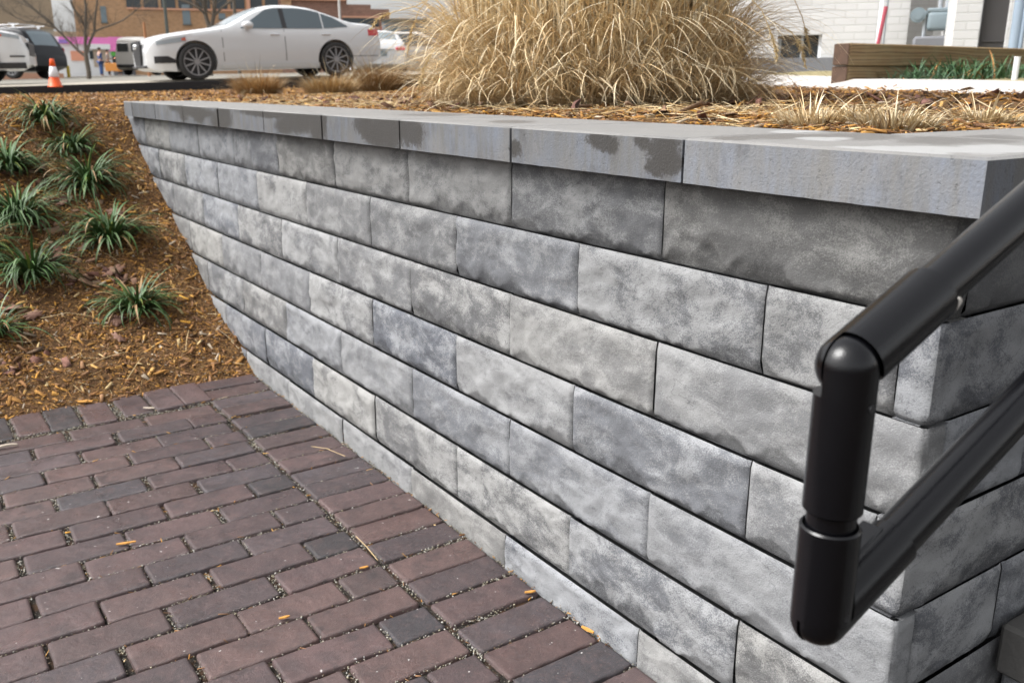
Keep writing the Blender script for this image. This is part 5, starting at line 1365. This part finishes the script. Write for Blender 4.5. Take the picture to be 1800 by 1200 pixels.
# ------------------------------------------------------------------ far buildings
def bldg(name, lab, x0, x1, y, depth, wall_mat, ytop, ybot=150, cat='building', tilt=0.0):
    """box building whose front runs between two picture columns at distance y; returns helper for pieces on it"""
    b = at(x1, 130, y); b.z = 0; ax = Vector((b.y, -b.x, 0)).normalized(); q_ = ray(x0, 130); a = (Matrix(((q_.x, ax.x), (q_.y, ax.y))).inverted() @ Vector((b.x, b.y)))[0] * Vector((q_.x, q_.y, 0)); L = (b - a).length; y_ = a.length; inn = Vector((-ax.y, ax.x, 0))
    if inn.y < 0: inn = -inn
    zb_ = at(x0, ybot, y).z - .9; zt_ = at((x0 + x1) / 2, ytop, ((a + b) / 2).y).z
    e = empty(name, Vector((a.x, a.y, zb_)), label=lab, cat=cat)
    rot = Matrix((ax, inn, Vector((0, 0, 1)))).transposed().to_euler(); e.rotation_euler = rot
    MB().box((L / 2, depth / 2, (zt_ - zb_) / 2), (L, depth, zt_ - zb_)).build('wall', wall_mat, e)
    def piece(nm, px0, px1, py0, py1, mat, proud=.04, th=.10, parent=None):
        def sx(px_):
            q = ray(px_, 100); M2 = Matrix(((q.x, -ax.x), (q.y, -ax.y))); return (M2.inverted() @ Vector((a.x, a.y)))[1]
        s0, s1 = sx(px0), sx(px1); pm = a + ax * ((s0 + s1) / 2); 
        def zz(py_): q = ray((px0 + px1) / 2, py_); t = pm.length / Vector((q.x, q.y)).length; return CZ + q.z * t - zb_
        z0, z1 = zz(py1), zz(py0)
        return MB().box(((s0 + s1) / 2, -proud + th / 2, (z0 + z1) / 2), (abs(s1 - s0), th, z1 - z0)).build(nm, mat, parent or e)
    return e, piece
e, pc = bldg('tan_building', 'large windowless tan building at the upper left behind the parked cars', -260, 104, 42, 14, M['stucco_beige'], -190, 142)
pc('upper_band', -255, 102.5, -180, 47, M['stucco_tan'], .05); pc('base_course', -255, 108, 128, 141, M['peach'], .06)
e, pc = bldg('storefront', 'small white storefront with pink fascia and open tan doorway at the left', 104, 243, 70, 10, M['white_wall'], 66, 141)
pc('fascia', 108, 200, 66, 78, M['pink'], .25, .3); pc('fascia', 194, 236, 66, 91, M['pink'], .26, .3); pc('sign_panel', 107, 122, 70, 76.5, M['purple'], .32, .1)
pc('awning', 196, 221, 92, 99, M['green'], .3, .3); pc('window', 197, 222, 100, 118, M['glass'], .05); pc('wall_base', 197, 240, 118, 139, M['plinth'], .06)
pc('poster', 125, 149, 90, 107, M['salmon'], .08); pc('doorway', 164, 191, 88, 118, M['doortan'], .05); pc('door_header', 152, 196, 78, 87, M['white_wall'], .3, .35)
pc('window', 158, 164.5, 90, 104, M['glass'], .09); pc('side_pier', 236, 243, 60, 140, M['tanbrick'], .3, .4)
e, pc = bldg('orange_brick_building', 'long orange tan brick building with dark upper windows behind the white sedan', 143, 497, 95, 16, M['tanbrick'], -150, 141)
for i in range(9): 
    x0 = 232 + i * 30; w_ = pc('window', x0, x0 + 25, -14, 16.5, M['glass'], .03)
for i in range(11): pc('window', 150 + i * 32, 168 + i * 32, -75, -45, M['glass_grey'], .03)
for (a0, a1, b0, b1) in ((327.5, 341, 9, 43), (390.5, 402, 24, 34), (186, 196, 12, 40)):
    w_ = pc('window', a0, a1, b0, b1, M['glass_grey'], .04); pc('sill', a0 - 1.5, a1 + 1.5, b1, b1 + 2, M['poledark'], .12)
pc('pilaster', 440, 446.5, -140, 24, M['peach'], .2, .3); pc('string_course', 232, 497, 16.5, 19.5, M['peach'], .15, .2)
e, pc = bldg('brown_brick_building', 'brown brick building with stepped roofline and ribbon window right of the sedan roof', 497, 600, 85, 12, M['brownbrick'], 0, 141)
e.name = 'brown_brick_building'
pc('end_bay', 500, 518, -30, 20, M['tanbrick'], .25, .3); pc('parapet', 500, 612, -3, 1.5, M['peach'], .3, .35)
# two lower steps of the same building
def step_piece(px0, px1, ytop):
    return pc('wall', px0, px1, ytop, 140, M['brownbrick'], 0.0, 8.0)
step_piece(600.2, 614, -2); step_piece(614.2, 655, 8.5); step_piece(655.2, 687, 16.5)
pc('window', 606, 668, 32.5, 47.5, M['glass'], .06); pc('window_band', 605, 669, 29, 32, M['peach'], .12); pc('window_band', 605, 669, 48, 50.5, M['peach'], .12); pc('red_sign', 671.5, 676, 48, 70, M['red'], .2)
e, pc = bldg('glass_building', 'grey glass fronted low building seen between sedan and tall grass', 674, 760, 60, 8, M['steel'], 36, 141)
for i in range(3): pc('window', 680 + i * 25, 701 + i * 25, 46, 60, M['glass_grey'], .06); pc('window', 680 + i * 25, 701 + i * 25, 63, 80, M['glass_grey'], .06)
pc('roof_band', 673, 760, 34, 39, M['poledark'], .3, .3)
e, pc = bldg('low_flat_building', 'plain tan flat-roofed building past the tree, above the pink fascia', 104, 146, 98, 10, M['stucco_beige'], 56, 141)
# white-grey parked vehicle right of the saloon, mostly behind the grass
c6 = Car(4.5, [(0, .62), (.1, .8), (1.2, .98), (1.5, 1.05), (2.2, 1.46), (3.4, 1.46), (4.1, 1.1), (4.5, .8)], [(0, .62), (.3, .85), (4.0, .88), (4.5, .7)], [(0, .3), (.3, .2), (4.2, .2), (4.5, .36)], .95, 1.46, M['paint_grey'], .27)
sg = empty('silver_car', label='silver grey car half hidden by the tall grass, beside the white saloon', cat='car')
c6.body((.85, 3.5), .33, sg); car_details(c6, sg, (.85, 3.5), .33, .22, sg)
for sy in (-1, 1): c6.side('window', 1.7, 3.7, lambda x: .97, lambda x: max(.98, min(c6.zt(x) - .08, .98 + (x - 1.7) * .6)), sy, M['glass_mid'], sg)
h6 = Vector((.9, .3, 0)).normalized(); q = at(735, 131, 33); put(sg, Vector((q.x, q.y, 0)), h6, 4.5, .85, 3.5); sg.location.z = at(735, 134, 33).z
# ------------------------------------------------------------------ poles
def pole(name, px_, pyb, y, r, h, mat, lab, arm=None):
    p = at(px_, pyb, y); e = empty(name, Vector((p.x, p.y, p.z - .3)), label=lab, cat='pole')
    MB().cyl((0, 0, 0), (0, 0, h), r, r * .7, n=12).build('shaft', M[mat], e, True); MB().cyl((0, 0, 0), (0, 0, .35), r * 1.8, n=12).build('base', M[mat], e, True)
    if arm: MB().cyl((0, 0, h - .1), (arm, 0, h + .3), r * .5, n=8).box((arm, 0, h + .3), (.6, .25, .12), None, .03).build('lamp_head', M[mat], e)
    return e
pole('street_light', 302, 137, 44, .085, 7.5, 'poledark', 'dark street light pole rising behind the sedan bonnet', 1.2)
pole('marker_post', 263, 137, 40, .07, 2.55, 'rust', 'short rust-coloured post between the van and the sedan')
pole('utility_pole', 421.5, 137, 60, .12, 9, 'bark', 'brown wooden utility pole above the sedan windscreen')
pole('sign_pole', 602, 130, 50, .07, 7.5, 'palepole', 'pale slim metal pole above the sedan boot')
# ------------------------------------------------------------------ bare trees
def tube_tree(name, lab, base, specs, seed, h, r0, label_group='bare street trees'):
    rg = random.Random(seed); e = empty(name, base, label=lab, cat='tree', group=label_group); tr = MB(); cw = [[], []]
    V, F = [], []
    def seg(a, b, ra, rb, n=6):
        ax = (b - a).normalized(); e1 = ax.orthogonal().normalized(); e2 = ax.cross(e1); o = len(V)
        for (c_, r_) in ((a, ra), (b, rb)):
            for i in range(n): t = 2 * math.pi * i / n; V.append(c_ + (e1 * math.cos(t) + e2 * math.sin(t)) * r_)
        for i in range(n): F.append((o + i, o + (i + 1) % n, o + n + (i + 1) % n, o + n + i))
    def grow(p, d, L, r_, dep):
        n = 5; cur = p; dd = d.normalized(); pts = []
        for i in range(n):
            dd = (dd + Vector((rg.gauss(0, .10), rg.gauss(0, .10), rg.gauss(0, .06) + .045))).normalized(); nx = cur + dd * (L / n)
            ra, rb = r_ * (1 - .55 * i / n), r_ * (1 - .55 * (i + 1) / n); seg(cur, nx, ra, rb, 6 if r_ > .01 else 4); cur = nx; pts.append((cur, dd.copy(), rb))
            if dep > 0 and i > 0:
                for _ in range(1 if dep > 3 else rg.choice((1, 2))):
                    sd3 = dd.orthogonal().normalized(); sd3.rotate(Matrix.Rotation(rg.uniform(0, 6.28), 3, dd)); nd = (dd * .75 + sd3 * rg.uniform(.55, .95)).normalized()
                    grow(cur, nd, L * rg.uniform(.48, .72), rb * rg.uniform(.45, .7), dep - 1)
        if dep > 0: grow(cur, dd, L * .6, r_ * .45, dep - 1)
    for (pts, r_a, r_b, dirn, LL, dep) in specs:
        pts = [Vector(q) for q in pts]
        for i in range(len(pts) - 1):
            ra = r_a + (r_b - r_a) * i / (len(pts) - 1); rb = r_a + (r_b - r_a) * (i + 1) / (len(pts) - 1); tr.cyl(pts[i], pts[i + 1], ra, rb, n=12)
        grow(pts[-1], Vector(dirn), LL, r_b, dep)
        for q_ in pts[1:-1]:
            for _ in range(2): grow(q_, Vector((rg.uniform(-1, 1), rg.uniform(-.6, .6), .6)), LL * .45, r_b * .4, max(0, dep - 2))
    tr.build('trunk', M['bark'], e, True, 60)
    link('crown', mesh('crown', V, F, True), M['bark'], e)
    return e
def rel(base, y, l): return [at(a, b, y) - base for a, b in l]
y_ = 30; b0 = at(157, 141, y_)
tube_tree('bare_tree', 'bare branching tree standing in front of the white and pink storefront', b0, [
    (rel(b0, y_, [(157, 146), (156, 125), (152.5, 108), (151, 96)]), .075, .068, (0, 0, 1), .1, 0),
    (rel(b0, y_, [(151, 97), (150, 75), (150, 50), (151, 25)]), .055, .045, (.02, 0, 1), 1.5, 4),
    (rel(b0, y_, [(152, 96), (158, 74), (166, 56), (167, 34)]), .045, .035, (.1, .1, 1), 1.3, 4),
    (rel(b0, y_, [(150, 99), (138, 90), (126, 78), (112, 64), (98, 50)]), .045, .034, (-.75, -.1, .6), 1.1, 4),
    (rel(b0, y_, [(166, 56), (182, 49), (200, 43), (216, 36)]), .03, .022, (.8, 0, .5), .9, 3),
    (rel(b0, y_, [(98, 50), (80, 44), (62, 40), (44, 38)]), .028, .02, (-.8, 0, .25), .9, 3),
    (rel(b0, y_, [(98, 50), (86, 36), (70, 24), (56, 12)]), .028, .02, (-.6, 0, .7), .9, 3),
    (rel(b0, y_, [(150, 52), (142, 32), (130, 16), (124, 0)]), .03, .024, (-.4, 0, .9), 1.0, 3)], 5, 5, .1)
y_ = 32; b0 = at(369, 137, y_)
tube_tree('bare_tree', 'bare forked tree rising behind the sedan windscreen', b0, [
    (rel(b0, y_, [(369, 142), (369, 100), (369, 62), (370, 48)]), .11, .095, (0, 0, 1), .1, 0),
    (rel(b0, y_, [(369, 52), (362, 30), (359, 8), (357, -20)]), .075, .06, (-.1, 0, 1), 1.5, 4),
    (rel(b0, y_, [(371, 50), (376, 28), (378, 5), (380, -20)]), .07, .055, (.1, 0, 1), 1.5, 4),
    (rel(b0, y_, [(377, 27), (390, 14), (404, 4), (418, -6)]), .045, .03, (.8, 0, .5), 1.1, 3),
    (rel(b0, y_, [(361, 26), (348, 14), (333, 6), (316, 0)]), .04, .028, (-.8, 0, .3), 1.1, 3)], 9, 5, .1)
# ------------------------------------------------------------------ people
def person(loc, face, cloth, legs, lab, pose='stand', h=1.72, hair='hair'):
    o = empty('person', loc, face, label=lab, cat='person'); s = h / 1.72
    def skin(name, joints, edges, mat, sub=1):
        me = bpy.data.meshes.new(name); me.from_pydata([tuple(Vector(j[:3]) * s) for j in joints], edges, []); ob = bpy.data.objects.new('t', me); COL.objects.link(ob)
        md = ob.modifiers.new('s', 'SKIN'); sl = me.skin_vertices[0].data
        for i, j in enumerate(joints): sl[i].radius = (j[3] * s, (j[4] if len(j) > 4 else j[3]) * s); sl[i].use_root = (i == 0)
        md.use_smooth_shade = True; m2 = ob.modifiers.new('u', 'SUBSURF'); m2.levels = sub; m2.render_levels = sub
        dg = bpy.context.evaluated_depsgraph_get(); r = bpy.data.meshes.new_from_object(ob.evaluated_get(dg)); bpy.data.objects.remove(ob); r.materials.clear()
        return link(name, r, mat, o)
    arm = {'stand': [(.16, .0, 1.18, .04), (.20, .03, .95, .035)], 'carry': [(.20, .05, 1.14, .04), (.10, .32, 1.08, .035)]}[pose]
    J = [(0, 0, .95, .15, .11), (0, -.01, 1.15, .15, .10), (0, 0, 1.38, .17, .10), (0, .01, 1.49, .06), (0, .02, 1.60, .085, .10), (0, .02, 1.68, .075, .09),
         (.09, 0, .88, .09), (.10, .01, .50, .062), (.10, -.02, .09, .042), (.10, .09, .03, .035), (-.09, 0, .88, .09), (-.10, .02, .50, .062), (-.11, .0, .09, .042), (-.11, .11, .03, .035),
         (.19, 0, 1.38, .055)] + [arm[0]] + [arm[1]] + [(-.19, 0, 1.38, .055), (-arm[0][0], *arm[0][1:]), (-arm[1][0], *arm[1][1:])]
    Ed = [(0, 1), (1, 2), (2, 3), (3, 4), (4, 5), (0, 6), (6, 7), (7, 8), (8, 9), (0, 10), (10, 11), (11, 12), (12, 13), (2, 14), (14, 15), (15, 16), (2, 17), (17, 18), (18, 19)]
    skin('body', J, Ed, M['skin'])
    Jt = [(0, 0, .90, .172, .13), (0, -.01, 1.15, .165, .118), (0, 0, 1.40, .182, .115), (.20, 0, 1.385, .068), (arm[0][0] + .0, arm[0][1], arm[0][2], .055), (-.20, 0, 1.385, .068), (-arm[0][0], arm[0][1], arm[0][2], .055), (arm[1][0], arm[1][1], arm[1][2] + .02, .045), (-arm[1][0], arm[1][1], arm[1][2] + .02, .045)]
    skin('jacket', Jt, [(0, 1), (1, 2), (2, 3), (3, 4), (2, 5), (5, 6), (4, 7), (6, 8)], cloth)
    skin('trousers', [(0, 0, .93, .165, .125), (.095, 0, .84, .105), (.105, .01, .48, .08), (.105, -.01, .08, .062), (-.095, 0, .84, .105), (-.105, .02, .48, .08), (-.115, 0, .08, .062)], [(0, 1), (1, 2), (2, 3), (0, 4), (4, 5), (5, 6)], legs)
    MB().sph((0, -.005, 1.665 * s), .108 * s, 14, (.95, 1.05, .85)).build('hair', M[hair], o, True)
    MB().sph((0, .122 * s, 1.60 * s), .018 * s, 8).build('nose', M['skin'], o, True)
    return o
p = at(180, 138.5, 60); person(Vector((p.x, p.y, street_at(p.x, p.y))), R(-40), M['blue'], M['blue'], 'person in blue jacket and trousers standing by the tan doorway', h=1.72)
p = at(193.5, 138.5, 60); person(Vector((p.x, p.y, street_at(p.x, p.y))), R(-75), M['greyc'], M['dark'], 'person in dark trousers holding the left end of the orange box', 'carry', 1.6)
p = at(213, 138.5, 60.4); person(Vector((p.x, p.y, street_at(p.x, p.y))), R(75), M['salmonc'] if 'salmonc' in M else M['salmon'], M['dark'], 'person in pink top behind the right end of the orange box', 'carry', 1.62)
p = at(199.5, 118.5, 59.6); MB().box((0, 0, 0), (.92, .4, .5), None, .02).build('orange_box', M['boxor'], None, loc=p, label='orange cardboard box carried between two people by the van', cat='box')
